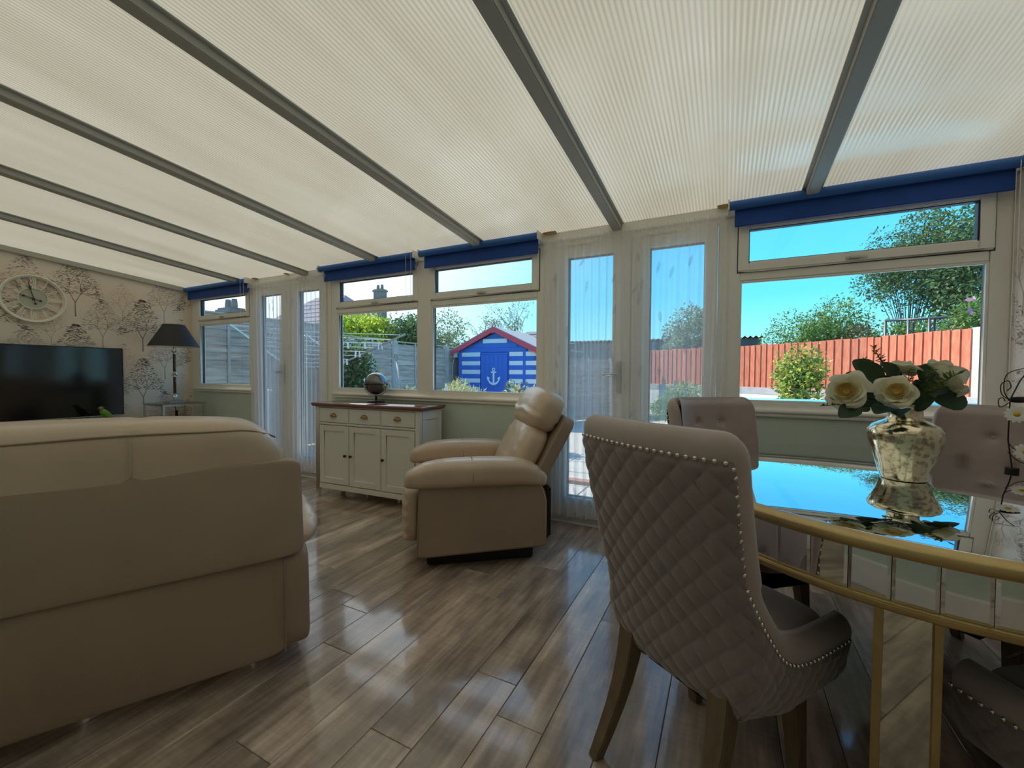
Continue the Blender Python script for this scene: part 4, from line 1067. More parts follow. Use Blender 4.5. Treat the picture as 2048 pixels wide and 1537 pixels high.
# parrot ornament
pr = thing('parrot_ornament', 'small bright green parrot ornament in front of the television', 'ornament', (-5.80, 2.005, 0.604))
pm = Matrix.Rotation(radians(-35), 4, 'X')
pillow(0, 0, 0, 0.030, 0.034, 0.062, 2.2, 14, mat=Matrix.Translation((0, 0.006, 0.075)) @ Matrix.Rotation(radians(38), 4, 'X')).build('body', m_green, pr, smooth=True)
pillow(0, 0, 0, 0.021, 0.023, 0.022, 2.2, 12, mat=Matrix.Translation((0, -0.030, 0.135))).build('head', pbr('parrot head brown green', (0.20, 0.20, 0.06), 0.5), pr, smooth=True)
MB().tube([(0, -0.048, 0.138), (0, -0.062, 0.134), (0, -0.066, 0.122)], [0.008, 0.006, 0.001], 8).build('beak', m_knob, pr, smooth=True)
pillow(0, 0, 0, 0.014, 0.010, 0.045, 3, 8, mat=Matrix.Translation((0, 0.068, 0.030)) @ Matrix.Rotation(radians(58), 4, 'X')).build('tail', m_green, pr, smooth=True)
for sx in (-1, 1): pillow(0, 0, 0, 0.006, 0.022, 0.05, 2.4, 10, mat=Matrix.Translation((sx*0.028, 0.016, 0.070)) @ Matrix.Rotation(radians(42), 4, 'X')).build('wing', pbr('parrot wing green', (0.13, 0.30, 0.03), 0.5), pr, smooth=True)
MB().tube([(0, -0.03, 0.02), (0, 0.04, 0.02)], 0.010, 10).build('perch', m_wood_leg, pr); MB().lathe([(0, 0), (0.03, 0), (0.02, 0.012), (0, 0.014)], 16).build('plinth', m_knob, pr, smooth=40)

# clock
ck = thing('wall_clock', 'round cream skeleton clock with roman numerals on the wallpaper', 'clock', (XL+0.028, 1.624, 1.853))
CM = Matrix(((0, 0, 1, 0), (-1, 0, 0, 0), (0, 1, 0, 0), (0, 0, 0, 1)))   # local xy -> wall: x -> -y... seen from the room
CM = Matrix(((0, 0, 1, 0), (1, 0, 0, 0), (0, 1, 0, 0), (0, 0, 0, 1)))
def wallpt(u, v, w_=0.0): return (w_, u, v)          # u to the viewer's right (+y), v up
def cring(r0, r1, w0, w1, n=64):
    pr = [(r0, w0), (r0, w1), ((r0+r1)/2, w1+0.004), (r1, w1), (r1, w0), (r0, w0)]
    mb = MB(); vs = []
    for (r_, w_) in pr:
        for j in range(n): a = 2*pi*j/n; vs.append(wallpt(r_*cos(a), r_*sin(a), w_))
    return mb.add(vs, [(i*n+j, i*n+(j+1) % n, (i+1)*n+(j+1) % n, (i+1)*n+j) for i in range(len(pr)-1) for j in range(n)])
cring(0.222, 0.238, -0.02, 0.016).build('outer_rim', m_clock, ck, smooth=50)
cring(0.212, 0.223, -0.012, 0.004).build('inner_rim', m_clock, ck, smooth=50)
cring(0.100, 0.108, -0.006, 0.004).build('centre_ring', m_clock, ck, smooth=50)
MB().add([wallpt(0.101*cos(2*pi*j/48), 0.101*sin(2*pi*j/48), w_) for w_ in (-0.006, 0.0) for j in range(48)], [tuple(range(48, 96)), tuple(range(47, -1, -1))]+[(j, (j+1) % 48, 48+(j+1) % 48, 48+j) for j in range(48)]).build('dial', m_clockface, ck)
ROM = {1: 'I', 2: 'II', 3: 'III', 4: 'IIII', 5: 'V', 6: 'VI', 7: 'VII', 8: 'VIII', 9: 'IX', 10: 'X', 11: 'XI', 12: 'XII'}
for h_ in range(1, 13):
    a = pi/2-2*pi*h_/12; rd = Vector((cos(a), sin(a))); tg = Vector((sin(a), -cos(a))); mb = MB()
    gl_ = ROM[h_]; wds = {'I': 0.011, 'V': 0.026, 'X': 0.026}; tot = sum(wds[c] for c in gl_); pos = -tot/2
    for c in gl_:
        w_ = wds[c]; m0 = pos+w_/2; pos += w_
        segs = {'I': [((m0, 0.106), (m0, 0.216))], 'V': [((m0-0.010, 0.216), (m0, 0.106)), ((m0+0.010, 0.216), (m0, 0.106))], 'X': [((m0-0.010, 0.216), (m0+0.010, 0.106)), ((m0+0.010, 0.216), (m0-0.010, 0.106))]}[c]
        for (p, q) in segs:
            A = rd*p[1]+tg*p[0]; B = rd*q[1]+tg*q[0]
            mb.obox(wallpt(A.x, A.y, 0.0), wallpt(B.x, B.y, 0.0), 0.0060, 0.005, up=(1, 0, 0))
    mb.build('numeral', m_clock, ck)
def hand(name, ang, L, w_):
    d = Vector((sin(ang), cos(ang))); n_ = Vector((d.y, -d.x)); mb = MB()
    pr = [(-0.045, 0.002), (0, 0.004), (L*0.5, 0.003), (L*0.68, 0.010), (L*0.8, 0.004), (L, 0.0005)]
    vs = [wallpt(*(d*t+n_*s_*ww), w_+dz) for dz in (0, 0.002) for t, ww in pr for s_ in (-1, 1)]; k = len(pr)
    fs = []
    for o_ in (0, 2*k):
        for i in range(k-1): fs.append((o_+2*i, o_+2*i+1, o_+2*i+3, o_+2*i+2))
    mb.add(vs, fs)
    c = d*-0.05
    mb.add([wallpt(c.x+0.011*cos(2*pi*j/12), c.y+0.011*sin(2*pi*j/12), w_+0.001) for j in range(12)], [tuple(range(12))])
    mb.build(name, m_hand, ck)
hand('hour_hand', radians(288), 0.105, 0.010); hand('minute_hand', radians(347), 0.165, 0.014)
MB().add([wallpt(0.010*cos(2*pi*j/12), 0.010*sin(2*pi*j/12), w_) for w_ in (0.0, 0.018) for j in range(12)], [tuple(range(12, 24))]+[(j, (j+1) % 12, 12+(j+1) % 12, 12+j) for j in range(12)]).build('hub', m_hand, ck)
# ------------------------------------------------------------------ garden
import numpy as np
def ray10(x10, z10, Y): return Vector((x10*Y/10, Y, CAM_H+(z10-CAM_H)*Y/10))
def leafmat(name, cols, transl=0.35):
    m = bpy.data.materials.new(name); m.use_nodes = True; t = m.node_tree; n = t.nodes; n.clear()
    g = n.new('ShaderNodeNewGeometry'); r = n.new('ShaderNodeValToRGB'); t.links.new(g.outputs['Random Per Island'], r.inputs[0])
    e = r.color_ramp.elements; e[0].color = cols[0]+(1,); e[-1].color = cols[-1]+(1,)
    for i, c in enumerate(cols[1:-1]): x = e.new((i+1)/(len(cols)-1)); x.color = c+(1,)
    d = n.new('ShaderNodeBsdfPrincipled'); d.inputs['Roughness'].default_value = 0.6; t.links.new(r.outputs[0], d.inputs['Base Color'])
    tl = n.new('ShaderNodeBsdfTranslucent'); t.links.new(r.outputs[0], tl.inputs[0]); ms = n.new('ShaderNodeMixShader'); ms.inputs[0].default_value = transl
    t.links.new(d.outputs[0], ms.inputs[1]); t.links.new(tl.outputs[0], ms.inputs[2]); o = n.new('ShaderNodeOutputMaterial'); t.links.new(ms.outputs[0], o.inputs[0]); return m
lf_dark = leafmat('dark green leaves', [(0.035, 0.075, 0.03), (0.06, 0.13, 0.04), (0.12, 0.21, 0.07), (0.2, 0.3, 0.12)])
lf_mid = leafmat('mid green leaves', [(0.06, 0.13, 0.03), (0.12, 0.24, 0.05), (0.22, 0.36, 0.09), (0.33, 0.46, 0.16)])
lf_yel = leafmat('yellow green leaves', [(0.16, 0.26, 0.02), (0.32, 0.44, 0.03), (0.52, 0.60, 0.05), (0.68, 0.70, 0.12)], 0.5)
lf_grey = leafmat('grey green leaves', [(0.10, 0.14, 0.08), (0.18, 0.24, 0.14), (0.30, 0.38, 0.22), (0.42, 0.50, 0.30)])
lf_var = leafmat('variegated leaves', [(0.05, 0.12, 0.03), (0.10, 0.22, 0.05), (0.30, 0.42, 0.08), (0.70, 0.66, 0.10)])
lf_gold = leafmat('golden tips', [(0.65, 0.55, 0.04), (0.75, 0.68, 0.10), (0.80, 0.62, 0.25)])
m_bark = pbr('grey brown bark', (0.16, 0.115, 0.08), 0.85)
m_flower = pbr('white flower heads', (0.8, 0.82, 0.75), 0.6)
m_pink = pbr('mauve flower spikes', (0.34, 0.14, 0.34), 0.6)

def leaf_cloud(name, parent, blobs, n, L, mat_, seed, droop=0.0, narrow=0.45, kind='stuff'):
    rg = np.random.RandomState(seed); ws = np.array([b[1][0]*b[1][1]*b[1][2] for b in blobs])**0.66; ws /= ws.sum()
    bi = rg.choice(len(blobs), n, p=ws); C = np.array([b[0] for b in blobs], float)[bi]; R_ = np.array([b[1] for b in blobs], float)[bi]
    d = rg.normal(size=(n, 3)); d /= np.linalg.norm(d, axis=1)[:, None]
    rad = rg.uniform(0.55, 1.05, n)[:, None]
    P = C + d*R_*rad
    ax = rg.normal(size=(n, 3)) + d*0.5; ax[:, 2] -= droop; ax /= np.linalg.norm(ax, axis=1)[:, None]
    sd = np.cross(ax, rg.normal(size=(n, 3))+d*0.3); sd /= np.linalg.norm(sd, axis=1)[:, None]
    ln = (L*rg.uniform(0.6, 1.3, n))[:, None]
    V = np.stack([P, P+ax*ln*.5+sd*ln*narrow*.5, P+ax*ln, P+ax*ln*.5-sd*ln*narrow*.5], 1).reshape(-1, 3)
    me = bpy.data.meshes.new(name); me.vertices.add(4*n); me.vertices.foreach_set('co', V.ravel())
    me.loops.add(4*n); me.loops.foreach_set('vertex_index', np.arange(4*n)); me.polygons.add(n); me.polygons.foreach_set('loop_start', np.arange(0, 4*n, 4)); me.polygons.foreach_set('loop_total', np.full(n, 4)); me.update(); me.validate()
    me.materials.append(mat_); return link(name, me, parent, kind=kind)

def plant(name, label, cat, base, cen, rad, n, L, mat_, seed, nb=14, trunk=0.05, group=None, extra=None, droop=0.0, narrow=0.45, spread=0.62):
    """a trunk with branches reaching into a crown of many small leaves"""
    r = random.Random(seed); base = Vector(base); cen = Vector(cen)
    t = thing(name, label, cat, base, 0, group); blobs = []; br = MB()
    fork = Vector((0, 0, (cen.z-base.z)*0.35))
    if trunk: br.tube([(0, 0, -0.05), fork*0.5+Vector((0.02, 0, 0)), fork], [trunk, trunk*0.8, trunk*0.65], 8)
    for i in range(nb):
        d = Vector((r.gauss(0, 1), r.gauss(0, 1), r.gauss(0, 1))).normalized()
        q = spread*r.random()**0.4
        c = cen-base + Vector((d.x*rad[0]*q, d.y*rad[1]*q, d.z*rad[2]*q)); k_ = r.uniform(0.30, 0.52)
        blobs.append((c, (rad[0]*k_, rad[1]*k_, rad[2]*k_)))
        if trunk: br.tube([fork, fork.lerp(c, .5)+Vector((0, 0, 0.1*rad[2])), c], [trunk*.30, trunk*.18, trunk*.07], 5)
    if trunk: br.build('trunk', m_bark, t, smooth=True)
    leaf_cloud('crown', t, blobs, n, L, mat_, seed, droop, narrow)
    if extra:
        for (nm, mm, cnt, LL) in extra: leaf_cloud(nm, t, [(b[0]+Vector((0, 0, b[1][2]*0.25)), tuple(x*1.08 for x in b[1])) for b in blobs], cnt, LL, mm, seed+50)
    return t

# ground
GZ = -0.12
m_conc = pbr('pale concrete', (0.50, 0.47, 0.42), 0.8, var=0.15, scale=3)
m_grass = pbr('dry lawn', (0.30, 0.32, 0.12), 0.9, var=0.3, scale=6)
g_ = MB().box(-40, 30, YW+0.2, 60, GZ-0.3, GZ-0.05).build('ground', m_grass); g_['kind'] = 'structure'
pat = setting('patio_floor')
for i in range(14):
    for j in range(5):
        x, y = -6.3+0.62*i, 3.26+0.62*j
        boxpart('paving_slab', m_conc, pat, x, x+0.61, y, y+0.61, GZ-0.05, GZ+rnd.uniform(-.003, .003), bevel=0.004)
boxpart('gravel_bed', pbr('pale gravel', (0.55, 0.50, 0.42), 0.9, var=0.3, scale=80), pat, -6.3, 2.4, 6.36, 12, GZ-0.06, GZ-0.02)
boxpart('brick_edging', pbr('brick edging', (0.35, 0.16, 0.10), 0.8), pat, -1.6, -0.2, 4.55, 4.68, GZ-0.05, GZ+0.04)
st = MB().box(-1.3, 0.05, YW+0.2, YW+0.62, GZ, -0.02).build('door_step', m_conc, bevel=0.01); st['kind'] = 'structure'

# left timber fence: horizontal boards, posts and battens
m_fence = pbr('weathered grey boards', (0.68, 0.54, 0.44), 0.85, var=0.45, scale=3, stretch=(1, 1, 7), objvar=0.14, bump=0.15, bscale=20)
m_fence2 = pbr('grey brown boards', (0.46, 0.36, 0.30), 0.85, var=0.4, scale=3, stretch=(1, 1, 7), objvar=0.12)
m_batten = pbr('pale batten', (0.58, 0.53, 0.47), 0.8, var=0.3, scale=6)
fb_ = MB().box(0, 0.014, 0, 1, -0.062, 0.062)
def board_mesh(nm, m, L, tilt=0.010):
    me = MB().add([(0, 0, -0.062), (0.012+tilt, 0, -0.062), (0.004, 0, 0.062), (0, 0, 0.062), (0, L, -0.062), (0.012+tilt, L, -0.062), (0.004, L, 0.062), (0, L, 0.062)], [(0,1,2,3), (7,6,5,4), (0,4,5,1), (1,5,6,2), (2,6,7,3), (3,7,4,0)])
    o = me.build(nm, m); d = o.data; bpy.data.objects.remove(o); return d
fl_ = thing('timber_fence', 'grey weathered fence of horizontal boards along the left of the garden', 'fence', (-6.36, 3.20, GZ))
bm1 = board_mesh('board', m_fence, 1.80); y = 0.0
for pnl in range(4):
    top = [2.06, 1.92, 1.90, 1.90][pnl]
    for i in range(int(top/0.108)):
        o = link('board', bm1, fl_, loc=(rnd.uniform(0, .004), y, 0.07+i*0.108)); o.rotation_euler = (rnd.uniform(-.004, .004), 0, 0)
    for yy in ((0.02, 0.62, 1.20, 1.78) if pnl else (0.35, 1.05, 1.75)): boxpart('batten', m_batten, fl_, 0.016, 0.034, y+yy-0.02, y+yy+0.02, 0.02, top)
    boxpart('capping', m_batten, fl_, -0.02, 0.045, y, y+1.8, top, top+0.02)
    boxpart('post', m_batten, fl_, -0.05, 0.04, y+1.80, y+1.89, 0, top+0.04)
    y += 1.89
# back fence joining the shed to the red fence
fbk = thing('back_fence', 'brown back fence of horizontal boards between the shed and the red fence', 'fence', (-3.75, 10.2, GZ), math.atan2(3.6, 1.65)-pi/2)
bm2 = board_mesh('board', m_fence2, 1.90); y = 0.0
for pnl in range(2):
    for i in range(15): link('board', bm2, fbk, loc=(0, y, 0.06+i*0.108))
    for yy in (0.0, 0.95, 1.86): boxpart('batten', m_batten, fbk, 0.016, 0.034, y+yy, y+yy+0.04, 0.0, 1.68)
    y += 1.93

# right red fence on a white wall
m_red = pbr('faded red fence paint', (0.52, 0.105, 0.055), 0.75, var=0.35, scale=5, stretch=(4, 4, 1), objvar=0.12, col2=(0.60, 0.22, 0.13))
m_redp = pbr('peeling pale red paint', (0.62, 0.34, 0.28), 0.75, var=0.3, scale=9, stretch=(3, 3, 1), objvar=0.1, col2=(0.75, 0.68, 0.62))
m_wallw = pbr('white rendered wall', (0.78, 0.76, 0.74), 0.85, var=0.1, scale=4)
m_wallg = pbr('grey coping', (0.50, 0.49, 0.50), 0.85, var=0.2, scale=6)
pts = [(-2.25, 13.95), (0.4, 12.35), (2.45, 10.55), (3.05, 9.45), (3.9, 7.6)]
rf = thing('red_fence', 'faded red board fence on a low wall at the right of the garden', 'fence', (0, 0, 0))
gw = MB(); gc_ = MB()
rbm = {}
for i in range(len(pts)-1):
    a, b = Vector(pts[i]+(0,)), Vector(pts[i+1]+(0,)); L = (b-a).length; d = (b-a)/L; ang = math.atan2(d.y, d.x)
    n = max(1, round(L/0.152)); wd = L/n
    for j in range(n):
        mm = m_red if (i < 3 or j < 4) else m_redp
        if (mm.name) not in rbm:
            o = MB().add([(0, 0, 0), (0.168, -0.012, 0), (0.168, -0.030, 0), (0, -0.008, 0), (0, 0, 1.06), (0.168, -0.012, 1.06), (0.168, -0.030, 1.06), (0, -0.008, 1.06)], [(0,1,2,3), (7,6,5,4), (0,4,5,1), (1,5,6,2), (2,6,7,3), (3,7,4,0)]).build('board', mm); rbm[mm.name] = o.data; bpy.data.objects.remove(o)
        p = a + d*wd*j; o = link('board', rbm[mm.name], rf, loc=(p.x, p.y, 0.80+rnd.uniform(-.012, .012))); o.rotation_euler = (0, rnd.uniform(-.008, .008), ang)
        # dark gap strip behind
    MB().obox(a+Vector((0, 0, 1.55))+Vector((-d.y, d.x, 0))*0.03, b+Vector((0, 0, 1.55))+Vector((-d.y, d.x, 0))*0.03, 0.03, 0.08).build('rail', m_red, rf)
    MB().obox(a+Vector((0, 0, 1.0))+Vector((-d.y, d.x, 0))*0.03, b+Vector((0, 0, 1.0))+Vector((-d.y, d.x, 0))*0.03, 0.03, 0.08).build('rail', m_red, rf)
    gw.obox(a+Vector((0, 0, 0.25))+Vector((-d.y, d.x, 0))*0.02, b+Vector((0, 0, 0.25))+Vector((-d.y, d.x, 0))*0.02, 0.16, 0.80)
    gc_.obox(a+Vector((0, 0, 0.73))+Vector((-d.y, d.x, 0))*0.02, b+Vector((0, 0, 0.73))+Vector((-d.y, d.x, 0))*0.02, 0.17, 0.16)
lw_ = thing('low_wall', 'low white rendered garden wall below the red fence', 'wall', (0, 0, 0), kind='thing'); gw.build('render', m_wallw, lw_); gc_.build('coping', m_wallg, lw_)
MB().box(2.95, 3.15, 9.25, 9.42, GZ, 0.95).build('pier', m_wallg, lw_, bevel=0.01)

# shed
m_shb = pbr('bright blue shed paint', (0.03, 0.15, 0.62), 0.5, var=0.12, scale=8, stretch=(1, 1, 6))
m_shw = pbr('white shed paint', (0.78, 0.79, 0.82), 0.55)
m_shr = pbr('red bargeboard paint', (0.72, 0.06, 0.09), 0.5)
m_felt = pbr('grey roof felt', (0.30, 0.30, 0.31), 0.9)
sh = thing('beach_hut_shed', 'blue and white striped shed with a red gable and an anchor', 'shed', (-5.05, 9.0, GZ), radians(1.5))
HW, DP, EV, AP = 1.03, 1.8, 1.80, 2.27
b_ = MB().add([(-HW, 0.02, 0), (HW, 0.02, 0), (HW, 0.02, EV), (0, 0.02, AP-0.05), (-HW, 0.02, EV), (-HW, DP, 0), (HW, DP, 0), (HW, DP, EV), (0, DP, AP-0.05), (-HW, DP, EV)], [(4,3,2,1,0), (5,6,7,8,9), (0,5,9,4), (1,2,7,6), (0,1,6,5)]); b_.build('carcass', m_shb, sh)
nb_ = 17; bh = 0.108; DW = 0.36
for i in range(nb_+2):
    z0 = 0.03+i*bh; z1 = z0+bh-0.004
    if z0 > AP-0.16: break
    half0 = HW if z1 < EV else HW*(AP-0.05-z1)/(AP-0.05-EV)
    white = (i % 2 == 1)
    if z1 < 1.80:
        for sg in (-1, 1):
            xa, xb = (DW+0.04, HW-0.0) if sg > 0 else (-HW, -DW-0.04)
            boxpart('board', m_shb, sh, xa, xb, 0.0, 0.02, z0, z1, bevel=0.002)
            if white:
                xe = (xb-0.27 if sg > 0 else xb); xa2 = xa if sg > 0 else xa+0.10
                boxpart('painted_stripe', m_shw, sh, xa2, xe, -0.004, 0.002, z0, z1, bevel=0.001)
                if sg > 0 and i > 8: boxpart('painted_stripe', m_shw, sh, xb-0.20, xb+0.12, -0.004, 0.002, z0, z1, bevel=0.001)
    else:
        boxpart('board', m_shb if z0 < 1.95 else m_shw, sh, -half0+0.02, half0-0.02, 0.0, 0.02, z0, z1, bevel=0.002)
boxpart('corner_post', m_shb, sh, HW-0.27, HW-0.20, -0.012, 0.03, 0, EV, bevel=0.003)
dr_ = boxpart('door', m_shb, sh, -DW, DW, -0.035, -0.006, 0.06, 1.70, bevel=0.004)
for i in range(1, 6): boxpart('groove', pbr('dark blue groove', (0.01, 0.05, 0.25), 0.6) if i == 1 else bpy.data.materials['dark blue groove'], dr_, -DW+i*0.12-0.002, -DW+i*0.12+0.002, -0.037, -0.034, 0.08, 1.68, bevel=0)
boxpart('door_ledge', m_shb, dr_, -DW-0.02, DW+0.02, -0.045, -0.004, 1.70, 1.735, bevel=0.003)
an = MB(); ay = -0.048; az = 1.12
def adisc(cx, cz, r0, r1, a0, a1, n=20): an.grid(lambda u, v: (cx+(r0+(r1-r0)*v)*cos(a0+(a1-a0)*u), ay, cz+(r0+(r1-r0)*v)*sin(a0+(a1-a0)*u)), n, 2)
an.box(-0.020, 0.020, ay-0.004, ay+0.012, az-0.13, az+0.17); an.box(-0.07, 0.07, ay-0.005, ay+0.012, az+0.13, az+0.16)
an.tube([(0.032*cos(a), ay, az+0.21+0.032*sin(a)) for a in [2*pi*i/20 for i in range(20)]], 0.011, 8, closed=True)
an.tube([(0.145*cos(a), ay, az+0.0+0.145*sin(a)) for a in [pi+0.15+(pi-0.3)*i/18 for i in range(19)]], [0.012+0.016*sin(pi*i/18) for i in range(19)], 8)
for sg in (-1, 1): an.add([(sg*0.175, ay, az+0.045), (sg*0.10, ay, az+0.0), (sg*0.165, ay-0.012, az-0.06)], [(0, 1, 2)]); an.add([(sg*0.175, ay-0.006, az+0.045), (sg*0.185, ay, az-0.02), (sg*0.125, ay-0.01, az-0.03)], [(0, 1, 2)])
an.build('anchor', m_shw, dr_)
for sg in (-1, 1):
    a, b = Vector((0, -0.09, AP+0.03)), Vector((sg*(HW+0.17), -0.09, EV-0.06))
    MB().obox(a, b, 0.03, 0.105, up=(0, 0, 1)).build('bargeboard', m_shr, sh, bevel=0.003)
    d = (b-a); nn = Vector((-d.z, 0, d.x)).normalized()*(1 if sg > 0 else -1)
    if nn.z < 0: nn = -nn
    vs = [a+nn*0.055, b+nn*0.055, b+nn*0.055+Vector((0, DP+0.2, 0)), a+nn*0.055+Vector((0, DP+0.2, 0))]
    MB().add(vs+[v+nn*0.02 for v in vs], [(3,2,1,0), (4,5,6,7), (0,1,5,4), (1,2,6,5), (2,3,7,6), (3,0,4,7)]).build('roof_slope', m_felt, sh)
MB().add([(-0.035, -0.11, AP-0.06), (0.035, -0.11, AP-0.06), (0.02, -0.11, AP+0.03), (0, -0.11, AP+0.15), (-0.02, -0.11, AP+0.03), (-0.035, -0.085, AP-0.06), (0.035, -0.085, AP-0.06), (0.02, -0.085, AP+0.03), (0, -0.085, AP+0.15), (-0.02, -0.085, AP+0.03)], [(0,1,2,3,4), (9,8,7,6,5), (0,5,6,1), (1,6,7,2), (2,7,8,3), (3,8,9,4), (4,9,5,0)]).build('finial', m_shr, sh)
boxpart('lean_to_fascia', m_shr, sh, HW+0.10, HW+0.9, -0.10, -0.07, 1.66, 1.75)
boxpart('lean_to_roof', m_felt, sh, HW-0.1, HW+0.9, -0.10, 1.0, 1.76, 1.79)
bl = thing('brass_bell', 'small pale ship bell with a rope at the left corner of the shed', 'bell', (-6.14, 8.92, 1.62))
MB().lathe([(0.075, -0.10), (0.055, -0.07), (0.045, 0.0), (0.02, 0.03), (0, 0.035)], 20).build('bell_body', m_wallg, bl, smooth=True)
MB().tube([(0, 0, 0.03), (0, 0, 0.12), (0.10, 0.03, 0.12)], 0.008).build('bracket', m_wire, bl); MB().tube([(-0.03, 0, -0.1), (-0.10, 0, -0.35), (-0.08, 0, -0.65), (0.06, 0, -0.85)], 0.009, 6).build('rope', m_wallg, bl, smooth=True)

# rotary airer with pegs
ra = thing('rotary_airer', 'silver rotary washing line above the left bushes', 'washing line', (-5.95, 4.5, GZ))
MB().tube([(0, 0, 0), (0, 0, 1.86)], 0.022, 14).build('pole', m_satin, ra, smooth=40)
hub = Vector((0, 0, 1.12)); arms = [Vector((2.02, 0.05, 1.775)), Vector((1.03, 1.55, 2.06)), Vector((-1.0, -1.0, 1.9)), Vector((0.95, -1.15, 1.95))]
arms = [Vector((2.02, 0.0, 1.775)), Vector((0.1, 1.9, 1.9)), Vector((-1.9, 0.1, 1.9)), Vector((-0.1, -1.1, 1.9))]
for a in arms:
    st_ = hub*1.0 + (a-hub)*0.02
    MB().obox(hub, a, 0.022, 0.026).build('arm', m_satin, ra, bevel=0.002)
    MB().tube([(0, 0, 1.84), hub.lerp(a, 0.40)], 0.011, 8).build('strut', m_satin, ra)
ln_ = MB()
for k_ in range(9):
    t_ = 0.30+0.70*k_/8.5; c4 = [hub.lerp(a, t_)+Vector((0, 0, 0.02)) for a in arms]
    for i in range(4): ln_.tube([c4[i], (c4[i]+c4[(i+1) % 4])/2-Vector((0, 0, 0.03)), c4[(i+1) % 4]], 0.0035, 5)
ln_.build('line', m_white, ra, kind='stuff')
m_peg = pbr('white peg', (0.8, 0.8, 0.85), 0.5); peg0 = None; rp_ = random.Random(4)
for i in range(12):
    k_ = rp_.choice([2, 4, 6, 8]); t_ = 0.30+0.70*k_/8.5; s_ = rp_.random()*0.6; a, b = hub.lerp(arms[0], t_), hub.lerp(arms[3], t_); p = a.lerp(b, s_*0.5)+Vector((-5.95, 4.5, GZ-0.02-0.03*s_))
    if peg0 is None:
        o = MB().box(-0.009, -0.003, -0.006, 0.006, -0.045, 0.045).box(0.003, 0.009, -0.006, 0.006, -0.045, 0.045).box(-0.004, 0.004, -0.007, 0.007, 0.0, 0.012).build('clothes_peg', m_peg); peg0 = o
    else: o = peg0.copy(); COL.objects.link(o)
    o.location = p; o.rotation_euler = (rp_.uniform(-.3, .3), 0, rp_.uniform(0, 3)); tag(o, 'white clothes peg clipped on the rotary washing line', 'peg', 'pegs on the washing line')

# pool
pl = thing('garden_pool', 'blue sided garden pool with a pale rim outside the right window', 'pool', (0.10, 3.95, GZ), radians(6))
m_pool = pbr('pool blue vinyl', (0.08, 0.42, 0.62), 0.4); m_poolw = pbr('pool water', (0.10, 0.55, 0.75), 0.03, coat=1)
LX, LY, PH = 3.6, 1.95, 0.93
f_ = MB(); ring_ = [(0, 0), (LX, 0), (LX, LY), (0, LY)]
for i in range(4): f_.obox(ring_[i]+(PH/2,), ring_[(i+1) % 4]+(PH/2,), 0.04, PH)
f_.build('side_wall', m_pool, pl)
rim_ = MB(); rim_.tube([(x, y, PH) for x, y in ring_], 0.035, 10, closed=True); rim_.build('top_rail', m_pool, pl, smooth=True)
MB().box(0.02, LX-0.02, 0.02, LY-0.02, PH-0.12, PH-0.10).build('water', m_poolw, pl)
for x in (0.9, 1.8, 2.7): MB().tube([(x, -0.05, 0), (x, -0.05, PH)], 0.02, 8).build('upright', m_white, pl)

# spade
sp = thing('garden_fork', 'long handled garden fork stuck in the bed near the left fence', 'garden tool', (-5.20, 6.0, GZ))
MB().tube([(-0.24, 0, 1.46), (-0.10, 0, 0.80), (0, 0, 0.25)], [0.018, 0.020, 0.018], 10).build('shaft', m_batten, sp, smooth=True)
MB().tube([(-0.24, 0, 1.46), (-0.29, 0, 1.52), (-0.28, 0, 1.60), (-0.24, 0, 1.60), (-0.22, 0, 1.52)], 0.012, 8, closed=True).build('grip', m_fence2, sp, smooth=True)
for dx in (-0.06, -0.02, 0.02, 0.06): MB().tube([(0, 0, 0.27), (dx, 0, 0.24), (dx, 0, -0.02)], 0.006, 6).build('tine', m_satin, sp)
ps = thing('white_stake', 'short leaning white stake in the grassy clump left of the shed', 'stake', (-4.05, 5.8, GZ)); MB().obox((0.03, 0, 0), (-0.12, 0, 1.02), 0.05, 0.02).build('stake', m_shw, ps)

# trampoline frame behind the fence
tf = thing('trampoline_frame', 'dark pole frame of a trampoline beyond the red fence', 'trampoline', (0, 0, 0)); m_tf = pbr('dark grey pole', (0.10, 0.10, 0.12), 0.4, metal=0.4)
Yt = 12.0
tp = [ray10(*q, Yt+d_) for q, d_ in (((2.58, 2.13), 0.4), ((2.90, 2.13), 0.0), ((3.18, 2.135), -0.2), ((3.60, 2.16), -0.3), ((3.95, 2.18), -0.3), ((4.4, 2.2), 0.3))]
MB().tube(tp, 0.028, 8).build('top_rail', m_tf, tf, smooth=True)
for p in tp:
    MB().tube([p, Vector((p.x, p.y, GZ))], 0.028, 8).build('pole', m_tf, tf, smooth=True)
for p in tp[1:4]: MB().tube([p+Vector((0.09, 0.02, 0)), Vector((p.x+0.09, p.y+0.02, GZ))], 0.02, 8).build('pole', m_tf, tf, smooth=True)
MB().tube([Vector((p.x, p.y, 0.75)) for p in tp], 0.04, 8).build('bed_rim', m_tf, tf, smooth=True)

